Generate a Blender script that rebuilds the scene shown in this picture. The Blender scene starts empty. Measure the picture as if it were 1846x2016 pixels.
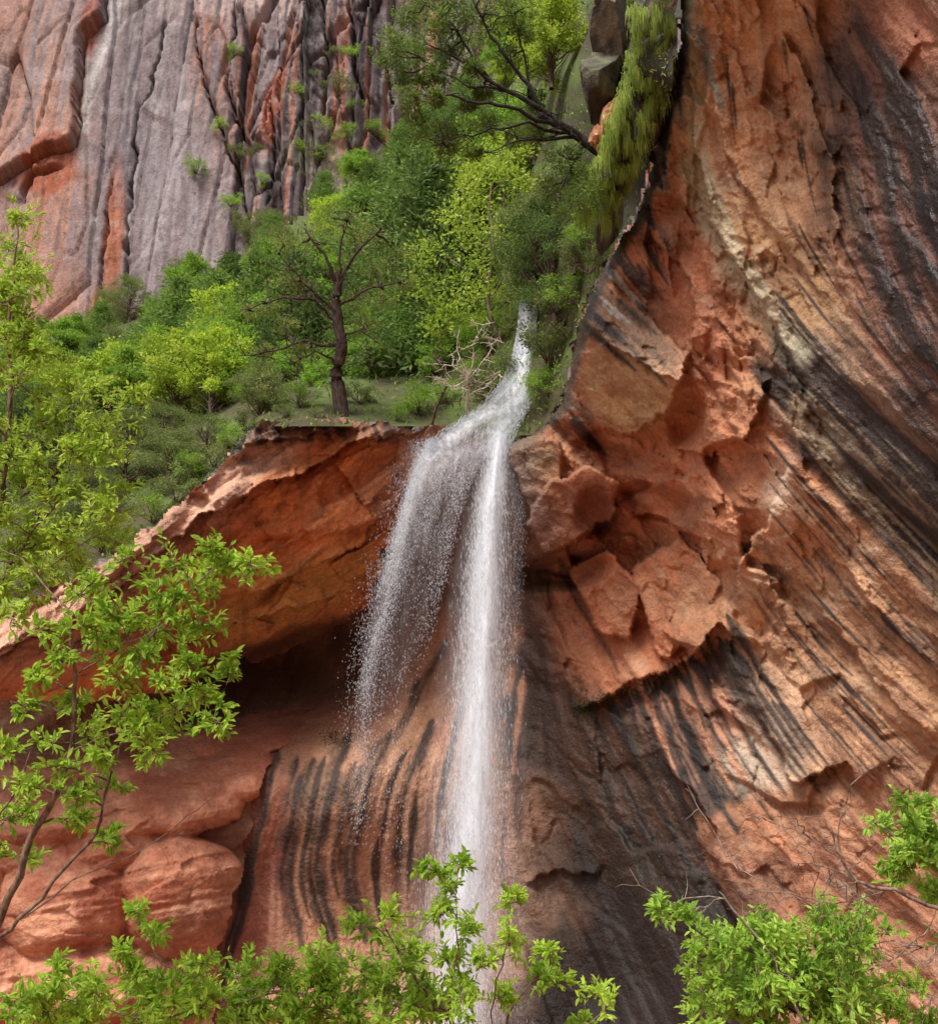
import bpy, math, random, time
import numpy as np
T0=time.time()
rng=np.random.default_rng(11)
R=math.radians
F=2162.;CU=923.;CV=1008.;PI=math.pi
PT=R(22);cp=math.cos(PT);sp=math.sin(PT);CH=1.7
scene=bpy.context.scene
COLL=scene.collection
def P(u,v,d):
    u=np.asarray(u,float);v=np.asarray(v,float);d=np.asarray(d,float)
    x=(u-CU)/F;y=(CV-v)/F
    return np.stack([x*d,d*(cp-y*sp),CH+d*(sp+y*cp)],-1)
def proj(p):
    z=p[...,2]-CH
    d=p[...,1]*cp+z*sp
    return CU+F*p[...,0]/d, CV-F*(z*cp-p[...,1]*sp)/d, d
def ydepth(v,Y):
    return Y/(cp-(CV-np.asarray(v,float))/F*sp)
def lin(c):
    c=np.array(c,float)/255.
    return np.where(c<=0.04045,c/12.92,((c+0.055)/1.055)**2.4)
def ss(a,b,x):
    t=np.clip((x-a)/(b-a),0,1);return t*t*(3-2*t)
# ---------- noise
def hsh(ix,iy,s):
    n=(ix.astype(np.int64)*374761393+iy.astype(np.int64)*668265263+int(s)*974711).astype(np.uint64)&np.uint64(0xffffffff)
    n=((n^(n>>np.uint64(13)))*np.uint64(1274126177))&np.uint64(0xffffffff)
    n=((n^(n>>np.uint64(15)))*np.uint64(2246822519))&np.uint64(0xffffffff)
    n=n^(n>>np.uint64(16))
    return n.astype(float)/4294967296.
def vn(x,y,s=0):
    ix=np.floor(x);iy=np.floor(y);fx=x-ix;fy=y-iy
    fx=fx*fx*(3-2*fx);fy=fy*fy*(3-2*fy)
    a=hsh(ix,iy,s);b=hsh(ix+1,iy,s);c=hsh(ix,iy+1,s);d=hsh(ix+1,iy+1,s)
    return (a*(1-fx)+b*fx)*(1-fy)+(c*(1-fx)+d*fx)*fy
def fbm(x,y,s=0,o=4,g=.5):
    t=0;a=1;n=0
    for i in range(o):
        t=t+a*(vn(x*2**i+17*i,y*2**i-9*i,s+i)*2-1);n+=a;a*=g
    return t/n
def facet(x,y,s=0,tilt=1.):
    ix=np.floor(x);iy=np.floor(y)
    b1=np.full(x.shape,9.);b2=np.full(x.shape,9.);val=np.zeros(x.shape)
    for i in(-1,0,1):
        for j in(-1,0,1):
            cx=ix+i;cy=iy+j
            px=cx+hsh(cx,cy,s);py=cy+hsh(cx,cy,s+1)
            dx=x-px;dy=y-py;d=np.sqrt(dx*dx+dy*dy)
            nv=(hsh(cx,cy,s+2)-.5)*1.3+tilt*(dx*(hsh(cx,cy,s+3)*2-1)+dy*(hsh(cx,cy,s+4)*2-1))
            c=d<b1
            b2=np.where(c,b1,np.minimum(b2,d));val=np.where(c,nv,val);b1=np.where(c,d,b1)
    return val,b2-b1
def polyd(U,V,pts):
    best=np.full(U.shape,1e9);sg=np.zeros(U.shape);en=np.zeros(U.shape)
    n=len(pts)-1
    for i in range(n):
        a=pts[i];b=pts[i+1];ex=b[0]-a[0];ey=b[1]-a[1];L=ex*ex+ey*ey
        t=((U-a[0])*ex+(V-a[1])*ey)/L;tc=np.clip(t,0,1)
        dx=U-a[0]-tc*ex;dy=V-a[1]-tc*ey;d=np.sqrt(dx*dx+dy*dy)
        c=d<best
        best=np.where(c,d,best);sg=np.where(c,np.sign(ex*dy-ey*dx),sg);en=np.where(c,(i+tc)/n,en)
    return best,sg,en
def inpoly(U,V,pts):
    c=np.zeros(U.shape,bool);n=len(pts)
    for i in range(n):
        x1,y1=pts[i];x2,y2=pts[(i+1)%n]
        if y1==y2: continue
        k=((y1>V)!=(y2>V))&(U<(x2-x1)*(V-y1)/(y2-y1)+x1)
        c^=k
    return c
def idx_tps(pts):
    p=np.array(pts,float);X=p[:,:2]/1000.;n=len(X)
    r=np.sqrt(((X[:,None]-X[None])**2).sum(-1));K=np.where(r>0,r*r*np.log(r+1e-12),0)+np.eye(n)*0.002
    Q=np.c_[np.ones(n),X];A=np.zeros((n+3,n+3));A[:n,:n]=K;A[:n,n:]=Q;A[n:,:n]=Q.T
    w=np.linalg.solve(A,np.r_[p[:,2],0,0,0])
    def f(U,V):
        U=np.asarray(U,float)/1000.;V=np.asarray(V,float)/1000.
        o=w[n]+w[n+1]*U+w[n+2]*V
        for i in range(n):
            r2=(U-X[i,0])**2+(V-X[i,1])**2
            o=o+w[i]*.5*r2*np.log(r2+1e-12)
        return o
    return f
# ---------- mesh
def make_mesh(name,verts,faces,mat,col=None,smooth=True,loc=None,parent=None):
    verts=np.asarray(verts,float).reshape(-1,3)
    if loc is not None: verts=verts-np.asarray(loc)
    me=bpy.data.meshes.new(name)
    if not isinstance(faces,list): faces=[faces]
    faces=[np.asarray(f,np.int32) for f in faces if len(f)]
    me.vertices.add(len(verts));me.vertices.foreach_set('co',verts.astype(np.float32).ravel())
    nl=sum(f.size for f in faces);nf=sum(len(f) for f in faces)
    me.loops.add(nl);me.loops.foreach_set('vertex_index',np.concatenate([f.ravel() for f in faces]))
    st=[];o=0
    for f in faces:
        st.append(o+np.arange(len(f))*f.shape[1]);o+=f.size
    me.polygons.add(nf);me.polygons.foreach_set('loop_start',np.concatenate(st).astype(np.int32))
    me.polygons.foreach_set('use_smooth',np.full(nf,smooth))
    me.update(calc_edges=True)
    if col is not None:
        a=me.color_attributes.new('Col','FLOAT_COLOR','POINT')
        if col.shape[1]==3: col=np.c_[col,np.zeros(len(col))]
        a.data.foreach_set('color',col.astype(np.float32).ravel())
    me.materials.append(mat)
    ob=bpy.data.objects.new(name,me);COLL.objects.link(ob)
    if parent is not None: ob.parent=parent
    elif loc is not None: ob.location=loc
    return ob
def grid_faces(nr,nc,mask=None):
    i=np.arange(nr*nc).reshape(nr,nc)
    f=np.stack([i[:-1,:-1],i[1:,:-1],i[1:,1:],i[:-1,1:]],-1)
    if mask is not None:
        m=mask[:-1,:-1]&mask[1:,:-1]&mask[1:,1:]&mask[:-1,1:];f=f[m]
    return f.reshape(-1,4)
def compact(v,f,c):
    u,inv=np.unique(f,return_inverse=True)
    return v[u],inv.reshape(f.shape),c[u]
def tag(o,label=None,cat=None,kind=None,group=None):
    if label:o['label']=label
    if cat:o['category']=cat
    if kind:o['kind']=kind
    if group:o['group']=group
    return o
# ---------- materials
def newmat(n):
    m=bpy.data.materials.new(n);m.use_nodes=True;nt=m.node_tree;nt.nodes.clear()
    out=nt.nodes.new('ShaderNodeOutputMaterial');return m,nt,out
def rock_mat(n,s1=1.2,bump=.35,dist=.12,streak=(1,1,1)):
    m,nt,out=newmat(n);N=nt.nodes.new;L=nt.links.new
    b=N('ShaderNodeBsdfPrincipled');L(b.outputs[0],out.inputs[0])
    at=N('ShaderNodeAttribute');at.attribute_name='Col'
    tc=N('ShaderNodeTexCoord');mp=N('ShaderNodeMapping');mp.inputs['Scale'].default_value=streak;L(tc.outputs['Object'],mp.inputs[0])
    n1=N('ShaderNodeTexNoise');n1.inputs['Scale'].default_value=s1;n1.inputs['Detail'].default_value=6;n1.inputs['Roughness'].default_value=.68;L(mp.outputs[0],n1.inputs[0])
    n2=N('ShaderNodeTexNoise');n2.inputs['Scale'].default_value=s1*7;n2.inputs['Detail'].default_value=3;n2.inputs['Roughness'].default_value=.75;L(tc.outputs['Object'],n2.inputs[0])
    r=N('ShaderNodeMapRange');r.inputs[1].default_value=.3;r.inputs[2].default_value=.7;r.inputs[3].default_value=.74;r.inputs[4].default_value=1.24;L(n1.outputs[0],r.inputs[0])
    r2=N('ShaderNodeMapRange');r2.inputs[1].default_value=.3;r2.inputs[2].default_value=.7;r2.inputs[3].default_value=.74;r2.inputs[4].default_value=1.24;L(n2.outputs[0],r2.inputs[0])
    mu=N('ShaderNodeMath');mu.operation='MULTIPLY';L(r.outputs[0],mu.inputs[0]);L(r2.outputs[0],mu.inputs[1])
    vm=N('ShaderNodeVectorMath');vm.operation='SCALE';L(at.outputs['Color'],vm.inputs[0]);L(mu.outputs[0],vm.inputs['Scale'])
    L(vm.outputs[0],b.inputs['Base Color'])
    ro=N('ShaderNodeMapRange');ro.inputs[3].default_value=.9;ro.inputs[4].default_value=.24;L(at.outputs['Alpha'],ro.inputs[0]);L(ro.outputs[0],b.inputs['Roughness'])
    ad=N('ShaderNodeMath');ad.operation='MULTIPLY_ADD';ad.inputs[1].default_value=.5;L(n2.outputs[0],ad.inputs[0]);L(n1.outputs[0],ad.inputs[2])
    bp=N('ShaderNodeBump');bp.inputs['Strength'].default_value=bump;bp.inputs['Distance'].default_value=dist;L(ad.outputs[0],bp.inputs['Height']);L(bp.outputs[0],b.inputs['Normal'])
    return m
def leaf_mat(n,tr=.4,rnd=.25):
    m,nt,out=newmat(n);N=nt.nodes.new;L=nt.links.new
    at=N('ShaderNodeAttribute');at.attribute_name='Col'
    oi=N('ShaderNodeObjectInfo');r=N('ShaderNodeMapRange');r.inputs[3].default_value=1-rnd;r.inputs[4].default_value=1+rnd;L(oi.outputs['Random'],r.inputs[0])
    vm=N('ShaderNodeVectorMath');vm.operation='SCALE';L(at.outputs['Color'],vm.inputs[0]);L(r.outputs[0],vm.inputs['Scale'])
    b=N('ShaderNodeBsdfPrincipled');b.inputs['Roughness'].default_value=.5;b.inputs['Specular IOR Level'].default_value=.35;L(vm.outputs[0],b.inputs['Base Color'])
    t=N('ShaderNodeBsdfTranslucent');L(vm.outputs[0],t.inputs[0])
    mx=N('ShaderNodeMixShader');mx.inputs[0].default_value=tr;L(b.outputs[0],mx.inputs[1]);L(t.outputs[0],mx.inputs[2]);L(mx.outputs[0],out.inputs[0])
    return m
def bark_mat(n,c1,c2,sc=14):
    m,nt,out=newmat(n);N=nt.nodes.new;L=nt.links.new
    b=N('ShaderNodeBsdfPrincipled');b.inputs['Roughness'].default_value=.9;L(b.outputs[0],out.inputs[0])
    tc=N('ShaderNodeTexCoord');mp=N('ShaderNodeMapping');mp.inputs['Scale'].default_value=(1,1,.2);L(tc.outputs['Object'],mp.inputs[0])
    nz=N('ShaderNodeTexNoise');nz.inputs['Scale'].default_value=sc;nz.inputs['Detail'].default_value=3;L(mp.outputs[0],nz.inputs[0])
    cr=N('ShaderNodeValToRGB');cr.color_ramp.elements[0].position=.35;cr.color_ramp.elements[1].position=.65
    cr.color_ramp.elements[0].color=(*lin(c1),1);cr.color_ramp.elements[1].color=(*lin(c2),1)
    L(nz.outputs[0],cr.inputs[0]);L(cr.outputs[0],b.inputs['Base Color'])
    return m
M_rock=rock_mat('sandstone_wall',.9,.9,.2)
M_ledge=rock_mat('sandstone_ledge',.9,.9,.2)
M_far=rock_mat('varnished_sandstone',.5,.8,.5,(1,1,.6))
M_soil=rock_mat('forest_floor',1.5,.6,.2)
M_bould=rock_mat('red_sandstone',.8,.8,.16)
M_leaf=leaf_mat('leaf_green',.45,.15)
M_leafn=leaf_mat('leaf_near',.5,.05)
M_bark=bark_mat('bark_dark',(50,38,32),(100,78,64))
M_barkg=bark_mat('bark_grey',(96,84,74),(158,142,126))
M_twig=bark_mat('bark_twig',(80,60,50),(140,114,96),30)
def water_mat(n,alpha_noise=False):
    m,nt,out=newmat(n);N=nt.nodes.new;L=nt.links.new
    b=N('ShaderNodeBsdfPrincipled');b.inputs['Base Color'].default_value=(.90,.93,.98,1);b.inputs['Roughness'].default_value=.4
    t=N('ShaderNodeBsdfTranslucent');t.inputs[0].default_value=(.90,.93,.98,1)
    mx=N('ShaderNodeMixShader');mx.inputs[0].default_value=.4;L(b.outputs[0],mx.inputs[1]);L(t.outputs[0],mx.inputs[2])
    if alpha_noise:
        tp=N('ShaderNodeBsdfTransparent');m2=N('ShaderNodeMixShader');L(tp.outputs[0],m2.inputs[1]);L(mx.outputs[0],m2.inputs[2]);L(m2.outputs[0],out.inputs[0])
        at=N('ShaderNodeAttribute');at.attribute_name='Col'
        tc=N('ShaderNodeTexCoord');mp=N('ShaderNodeMapping');mp.inputs['Scale'].default_value=(3.2,3.2,.4);L(tc.outputs['Object'],mp.inputs[0])
        nz=N('ShaderNodeTexNoise');nz.inputs['Scale'].default_value=2.;nz.inputs['Detail'].default_value=5;nz.inputs['Roughness'].default_value=.65;L(mp.outputs[0],nz.inputs[0])
        r=N('ShaderNodeMapRange');r.inputs[1].default_value=.33;r.inputs[2].default_value=.67;r.inputs[3].default_value=.4;r.inputs[4].default_value=1.25;L(nz.outputs[0],r.inputs[0])
        mu=N('ShaderNodeMath');mu.operation='MULTIPLY';mu.use_clamp=True;L(r.outputs[0],mu.inputs[0]);L(at.outputs['Color'],mu.inputs[1]);L(mu.outputs[0],m2.inputs[0])
    else: L(mx.outputs[0],out.inputs[0])
    return m
M_drop=water_mat('water_droplets')
M_veil=water_mat('water_veil',True)

# ================= ROCK WALL
STEP=3.;U0=-260.;V0=-260.
us=np.arange(U0,2160,STEP);vs=np.arange(V0,2180,STEP)
U,V=np.meshgrid(us,vs);NR,NC=U.shape
flow=[(1350,50,92),(1370,250,84),(1400,420,66),(1500,600,50),(1620,720,43),(1750,900,45),(1846,1050,45),(1600,200,82),(1700,350,80),(1760,60,52),(1780,550,66),(1846,800,50),
(1600,1000,48),(1700,1300,44),(1846,1400,42),(1400,1100,60),(1300,1400,68),(1500,1500,55),(1150,1200,62),(1200,1500,64),(1100,1750,62),(1300,1850,62),(1700,1800,38),(1250,800,45),(1200,700,40),
(870,1300,118),(760,1450,122),(660,1600,104),(650,1800,70),(540,1600,106),(450,1850,108),(900,1650,96),(980,1400,98),(900,1000,95),(300,1400,160),(1060,1000,75),(0,1700,150)]
W=0;TH=0
for a,b,t in flow:
    w=1/(((U-a)**2+(V-b)**2)+900.)**1.6;W=W+w;TH=TH+w*R(t)
TH=TH/W
TH=TH+.10*fbm(U/160,V/160,3,3)
CT=np.cos(TH);ST=np.sin(TH)
def at_idx(x,y):
    return np.clip((y+.5).astype(np.int32),0,NR-1),np.clip((x+.5).astype(np.int32),0,NC-1)
gx,gy=np.meshgrid(np.arange(NC,dtype=float),np.arange(NR,dtype=float))
N1=rng.random((NR,NC));N2=vn(gx/2.5,gy/2.5,5);N3=vn(gx/6,gy/6,6);N4=vn(gx/14,gy/14,8)
L1=N1.copy();L2=N2.copy();L3=N3.copy();L4=N4.copy()
for sgn in(1,-1):
    x=gx.copy();y=gy.copy()
    for k in range(34):
        st=1.2 if k<14 else 3.
        i,j=at_idx(x,y)
        x=x+sgn*st*CT[i,j];y=y+sgn*st*ST[i,j]
        i,j=at_idx(x,y)
        if k<14:L1+=N1[i,j]
        L2+=N2[i,j];L3+=N3[i,j];L4+=N4[i,j]
nrm=lambda a:(a-a.mean())/a.std()
L1,L2,L3,L4=map(nrm,(L1,L2,L3,L4))
wall_pts=[(850,870,39.6),(1005,880,38),(920,1000,41),(1000,1100,40.3),(1000,1350,41),(760,1300,44.5),(450,1250,50),(620,1280,50),(620,1370,47.5),(450,1380,46),(640,1440,40.5),(640,1500,38.2),(760,1430,39.8),(500,1500,39),(450,1700,38),(620,1650,37.3),(700,1800,37.8),(900,1700,38.8),(880,1400,40.8),(1150,1700,38),(430,2000,36),(900,2000,37),(1200,2000,36),(1500,2000,30),(1846,2000,26),
(1250,1350,36.5),(1500,1550,31.5),(1846,1500,25.5),(1250,1100,37.8),(1100,850,36.7),(1130,1000,37.2),(1500,1000,30.5),(1846,1000,23),(1500,1200,32),(1846,700,21),(1500,600,29),(1300,600,32.5),(1250,800,34),(1170,480,33),(1350,0,27.3),(1500,0,26),(1700,0,23.5),(1846,0,20.5),(1400,300,29.8),(1650,400,25),(1846,350,20.7),
(0,1500,42),(-250,1950,38),(0,2000,38),(2100,0,17.5),(2100,1000,19),(2100,2000,21),(1350,-250,23.5),(1340,1700,34),(-250,1300,46),(800,900,41)]
D=idx_tps(wall_pts)(U,V)
def blob(u,v,ru,rv,rot=0,nz=.3,UU=None,VV=None,soft=.5,seed=21):
    UU=U if UU is None else UU;VV=V if VV is None else VV
    c,s=math.cos(R(rot)),math.sin(R(rot));du=UU-u;dv=VV-v
    e=np.sqrt(((du*c+dv*s)/ru)**2+((-du*s+dv*c)/rv)**2)
    if nz: e=e+nz*fbm(UU/60,VV/60,seed,4)
    return 1-ss(1-soft,1+soft,e)
def blur(a,n):
    for _ in range(n):
        a=(a+np.roll(a,1,0)+np.roll(a,-1,0)+np.roll(a,1,1)+np.roll(a,-1,1))/5
    return a
wA=blob(1500,250,260,520,0,.2);wC=ss(1050,900,U)*ss(1250,1350,V);wB=np.clip(1-wA-wC,0,1)
def rotc(a):
    c,s=math.cos(R(a)),math.sin(R(a));return U*c+V*s,-U*s+V*c
def rel(a,sx,sy,s):
    wu=20*fbm(U/80,V/80,s+431,3);wv=20*fbm(U/80,V/80,s+437,3)
    x,y=rotc(a);return facet((x+wu)/sx,(y+wv)/sy,s,1.)
fA,eA=rel(78,230,90,1);fB,eB=rel(52,170,95,7)
gA,hA=rel(75,80,30,11);gB,hB=rel(54,70,36,13);gC,hC=rel(102,110,40,15)
g2,h2_=rel(60,28,14,17);g3,_=rel(30,42,22,19)
fA=blur(fA,2);fB=blur(fB,2)
central=np.clip(blob(1290,1060,300,300,20,.2)+.7*blob(1330,620,190,280,0,.2)+.7*wA+.35*blob(1500,1500,400,350,0,.2),0,1)
patch=ss(-.4,.15,fbm(U/110,V/110,33,3))
D=D-(wA*fA*.5+wB*fB*.9)*(.05+.95*central)-(wA*gA*.24+wB*gB*.30+wC*gC*.03)*(.12+1.*central*patch)-(g2*.08+g3*.09)*(.14+central*patch)
D+=(-.09*L4*(.4+wB)-.04*L3-.018*L2-.006*L1)*(.6+.5*(1-central))
D+=.35*fbm(U/230,V/230,41,3)+.11*fbm(U/45,V/45,43,5)*(.4+central)
def lip(pts,h,fall,up=True):
    global D
    d,s,t=polyd(U+16*fbm(U/40,V/40,51,4),V+16*fbm(U/40,V/40,57,4),pts)
    side=(s<0) if up else (s>0)
    e=np.minimum(1,np.minimum(t,1-t)*8+.02)
    D=D-np.where(side,h*np.exp(-d/fall),-h*.35*np.exp(-d/(fall*.25)))*e
lip([(1130,1400),(1190,1370),(1260,1340),(1330,1325),(1420,1230),(1500,1270)],.7,190)
lip([(1350,120),(1370,330),(1430,490),(1520,640),(1590,760),(1560,870),(1520,1010),(1460,1100),(1440,1200)],.9,120)
lip([(1400,150),(1430,300),(1500,430),(1640,600)],.4,60)
lip([(1540,60),(1600,180),(1640,330),(1650,520)],-.4,60)
lip([(1500,1400),(1560,1540),(1660,1500),(1700,1560)],.7,90)
lip([(1040,1750),(1110,1710),(1190,1730)],.35,60)
lip([(1270,430),(1330,520),(1370,600),(1350,700)],.7,90)
lip([(700,1480),(820,1440),(940,1340),(1020,1290)],-.4,90)
lip([(1230,1010),(1300,1020),(1380,1060),(1400,1130)],.8,90)
lip([(1330,880),(1400,900),(1480,850),(1520,740)],.6,90)
lip([(1600,1180),(1720,1330),(1846,1480)],.45,80)
lip([(1560,1010),(1700,1180),(1860,1340)],.45,60)
lip([(1300,1480),(1400,1620),(1420,1760),(1500,1900)],.9,120,up=True)
def block(poly,p3,n=.10):
    global D
    q=np.array(p3,float);A=np.c_[q[:,:2],np.ones(len(q))];k=np.linalg.lstsq(A,q[:,2],rcond=None)[0]
    nu=10*fbm(U/24,V/24,91,4);m=inpoly(U+nu,V+10*fbm(U/24,V/24,93,4),poly)
    pl=k[0]*U+k[1]*V+k[2]+n*fbm(U/22,V/22,95,5)+.03*L3-.09*g3-.08*gB
    D=np.where(m,np.minimum(D,pl),D)
block([(1165,540),(1245,590),(1355,700),(1335,755),(1215,690),(1135,612)],[(1165,540,33.0),(1355,690,31.0),(1215,690,31.2),(1135,612,32.5)])
block([(1135,612),(1215,690),(1335,755),(1310,815),(1250,858),(1185,842),(1120,740)],[(1135,612,32.5),(1215,690,31.2),(1335,755,30.8),(1250,858,33.6),(1120,740,34.2)])
block([(1005,875),(1062,858),(1105,872),(1100,950),(1045,1005),(1018,945)],[(1005,875,37.2),(1105,872,35.5),(1045,1005,37.2)])
block([(1045,1005),(1085,945),(1160,918),(1222,950),(1205,1020),(1140,1062),(1070,1095),(1040,1050)],[(1085,945,35.4),(1222,950,34.2),(1070,1095,36.6),(1045,1005,36)])
block([(1370,620),(1460,700),(1500,860),(1470,1000),(1400,880),(1370,760)],[(1370,620,31.),(1500,860,30.2),(1400,880,32.2)])
block([(1240,1120),(1340,1060),(1420,1140),(1380,1250),(1300,1300)],[(1240,1120,36.3),(1420,1140,33.5),(1300,1300,35.2)])
block([(1225,860),(1300,830),(1370,880),(1330,960),(1250,950)],[(1225,860,35.),(1370,880,32.9),(1300,960,34.6)])
block([(1120,1120),(1200,1080),(1260,1150),(1240,1260),(1170,1240)],[(1120,1120,37.3),(1260,1130,35.8),(1200,1260,37.)])
for a_ in [(1110,1125,80,30,-10,1.5),(1200,895,70,22,10,1.0),(1290,990,70,28,10,.9),(1170,1010,30,40,0,.9),(1350,830,30,50,20,.9),(1140,860,50,20,20,.8)]: D+=a_[5]*blob(*a_[:5],.25)
D=.7*D+.3*blur(D,1)
rim_l=[(1005,870),(1050,850),(1105,795),(1125,705),(1148,605),(1190,520),(1255,425),(1285,300),(1325,150),(1345,0),(1340,-270)]
bd,_,_=polyd(U,V,rim_l);D+=.9*np.clip(1-bd/26,0,1)**2
rimb=bd
C=np.zeros((NR,NC,3));WET=np.zeros((NR,NC))
t=ss(-1.2,1.4,.6*L3+.5*L4+.9*fbm(U/120,V/120,61,4))
C[:]=lin((178,110,74));C+=(lin((208,154,118))-C)*t[...,None]
def paint(m,rgb,a=1.,wet=None):
    global C
    m=np.clip(m*a,0,1);C+=(lin(rgb)-C)*m[...,None]
    if wet is not None:
        WET[:]=WET+(wet-WET)*m
sm=lambda a,lo,hi:ss(lo,hi,a)
stk=sm(L3+.6*L2,-.8,1.)
stk4=sm(L4+.6*L3,-.5,.9)
paint(blob(1480,200,190,580,0),(206,158,120),.8)
paint(blob(1480,200,200,560,0)*sm(L3,.1,1.6),(156,104,74),.6)
paint(blob(1300,1080,330,320,0),(206,124,82),.65)
paint(blob(1340,560,90,200,-20),(190,110,74),.7)
paint(blob(1560,540,60,190,-38),(186,146,104),.75)
lr=blob(1720,1330,330,330,0)
paint(lr,(204,154,114),.85);paint(lr*stk,(156,106,76),.6);paint(lr*sm(L2+.7*L4,.7,1.8),(92,68,56),.7)
paint(blob(1650,1800,420,230,0),(176,116,86),.7);paint(blob(1650,1700,420,300,0)*stk,(138,90,66),.6)
n6=fbm(U/90,V/90,65,4);n7=fbm(U/45,V/45,67,5)
paint(ss(.0,.5,n6),(140,94,68),.5);paint(ss(.1,.55,-n6),(216,178,144),.4)
paint(ss(.15,.5,n7)*(1-wA),(120,82,64),.35);paint(ss(.2,.5,-n7)*sm(L3,-1,1),(190,170,152),.3)
ur=blob(1800,400,150,560,-8)
paint(ur,(98,64,54),.95,.45);paint(ur*stk4,(44,37,38),.88,.65)
paint(blob(1790,50,60,100,-40),(184,116,86),.8,.1)
paint(blob(1850,560,75,290,0)*sm(L3,-1,.5),(30,27,29),.92,.85)
bd,_,_=polyd(U+10*L4,V,[(1590,740),(1660,850),(1760,950),(1900,1080),(2150,1300)])
paint(ss(120,60,bd+14*L3),(44,38,38),.95,.5);paint(ss(130,50,bd)*sm(L2+1.2*L3,.5,1.8),(160,140,118),.6)
bd,_,_=polyd(U+6*L3,V,[(1600,880),(1700,980),(1850,1090),(2100,1300)])
paint(ss(44,14,bd),(22,20,23),.95,.6)
bd,_,_=polyd(U+6*L3,V,[(1560,790),(1640,930),(1780,1060),(1900,1170)]);paint(ss(28,10,bd)*sm(L2,-1,.6),(184,158,126),.6)
bd,_,_=polyd(U+5*L3,V,[(1345,-50),(1360,150),(1368,330),(1420,470),(1500,600),(1570,690)])
paint(ss(40,14,bd),(192,184,158),.75,.15)
bd,_,_=polyd(U+6*L3,V+4*L2,[(1345,60),(1320,220),(1290,330),(1275,430)])
paint(ss(26,8,bd),(136,146,158),.8,.8);paint(ss(16,4,bd+8*L2),(34,34,38),.85,.8)
bd,_,_=polyd(U+5*L3,V,[(1385,60),(1400,140),(1425,210)]);paint(ss(16,5,bd),(128,138,132),.8,.4)
paint(blob(1530,960,26,60,10),(222,188,166),.75)
paint(blob(1235,770,95,75,35,.15,soft=.25),(200,166,120),.85);paint(blob(1235,780,90,60,35)*stk,(156,108,72),.5)
paint(blob(1240,650,120,50,38,.2,soft=.25),(136,106,84),.8,.6)
paint(blob(1225,560,75,115,30)*sm(L3+L2,-.6,.6),(42,41,45),.9,.85);paint(blob(1225,550,65,110,30)*sm(L2-L3,.9,1.8),(200,202,200),.8,.5)
paint(ss(30,8,rimb+8*n7),(46,42,38),.85,.5)
paint(blob(1060,930,50,60,0),(156,128,88),.7);paint(blob(1110,820,60,40,30)*stk,(52,46,48),.8,.7)
paint(blob(1130,1000,90,70,0,.15),(190,108,70),.7);paint(blob(1170,1000,45,50,0),(86,46,36),.6)
wetshade=[(1040,1080),(1100,1150),(1140,1300),(1190,1380),(1330,1335),(1430,1250),(1520,1420),(1480,1540),(1380,1620),(1400,1730),(1480,1850),(1470,2200),(930,2200),(960,1700),(990,1400)]
wn=fbm(U/50,V/50,71,4)
wm=inpoly(U+30*wn+8*L3,V+25*wn,wetshade).astype(float)
wm=blur(wm,6)
paint(wm,(70,49,40),.95,.45);paint(wm*stk,(36,28,27),.75,.5);paint(wm*sm(L3+L4,1.3,2.8),(128,88,68),.55)  # wet brown rock, painted darker still as shade in the recess
paint(wm*ss(.1,.5,n7),(52,50,34),.5)
paint(blob(1370,1420,130,110,30)*sm(L3+.5*L4,-.2,.9),(196,134,106),.85,.1)
paint(blob(1500,1500,80,60,10),(206,182,162),.75,.1);paint(blob(1540,1400,60,140,-30),(194,154,126),.6,.1)
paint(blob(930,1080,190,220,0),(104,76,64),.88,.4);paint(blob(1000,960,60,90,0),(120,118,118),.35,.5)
paint(blob(1020,1560,120,350,0)*stk,(62,45,40),.75,.5)
paint(blob(1230,1930,280,270,0),(36,28,27),.85,.3)  # foot of the recess painted near black, shade put into the colour
paint(blob(560,1330,300,110,-15),(84,52,42),.9);paint(blob(600,1300,200,60,-15)*ss(.0,.4,n7),(140,92,66),.6)  # alcove recess: shade painted into the moist dark red rock
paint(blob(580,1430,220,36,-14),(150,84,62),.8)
ll=blob(720,1720,310,270,0)
paint(ll,(196,146,116),.85);paint(ll*stk,(160,106,80),.55);paint(blob(500,1720,75,260,5),(148,78,60),.9)
paint(blob(860,1320,110,110,20),(186,134,106),.6)
paint(blob(560,1680,50,200,5)*stk,(204,160,130),.5)
paint(blob(880,1800,150,240,0),(156,122,108),.6)
paint(blob(1150,1250,60,120,-25),(196,120,82),.7,.1)
SM=np.zeros((NR,NC));OR=np.zeros((NR,NC))
def streak(u,v,L,w,M=None):
    M=SM if M is None else M
    x=(u-U0)/STEP;y=(v-V0)/STEP;n=int(L/STEP/1.5);w=w/STEP
    for k in range(n):
        i=int(y+.5);j=int(x+.5)
        if not(3<i<NR-4 and 3<j<NC-4):break
        f=k/n;ww=w*min(1,f*6+.25)*(1-.75*f**2)*(1+.25*math.sin(k*.35+u));r=int(ww*2.2+2)
        a0,a1,b0,b1=max(0,i-r),min(NR,i+r+1),max(0,j-r),min(NC,j+r+1)
        q=np.exp(-(((gx[a0:a1,b0:b1]-x)**2+(gy[a0:a1,b0:b1]-y)**2)/(ww*ww+.3))**1.5)
        M[a0:a1,b0:b1]=np.maximum(M[a0:a1,b0:b1],q*(1-.3*f))
        x+=1.5*CT[i,j];y+=1.5*ST[i,j]
r=random.Random(4)
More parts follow.
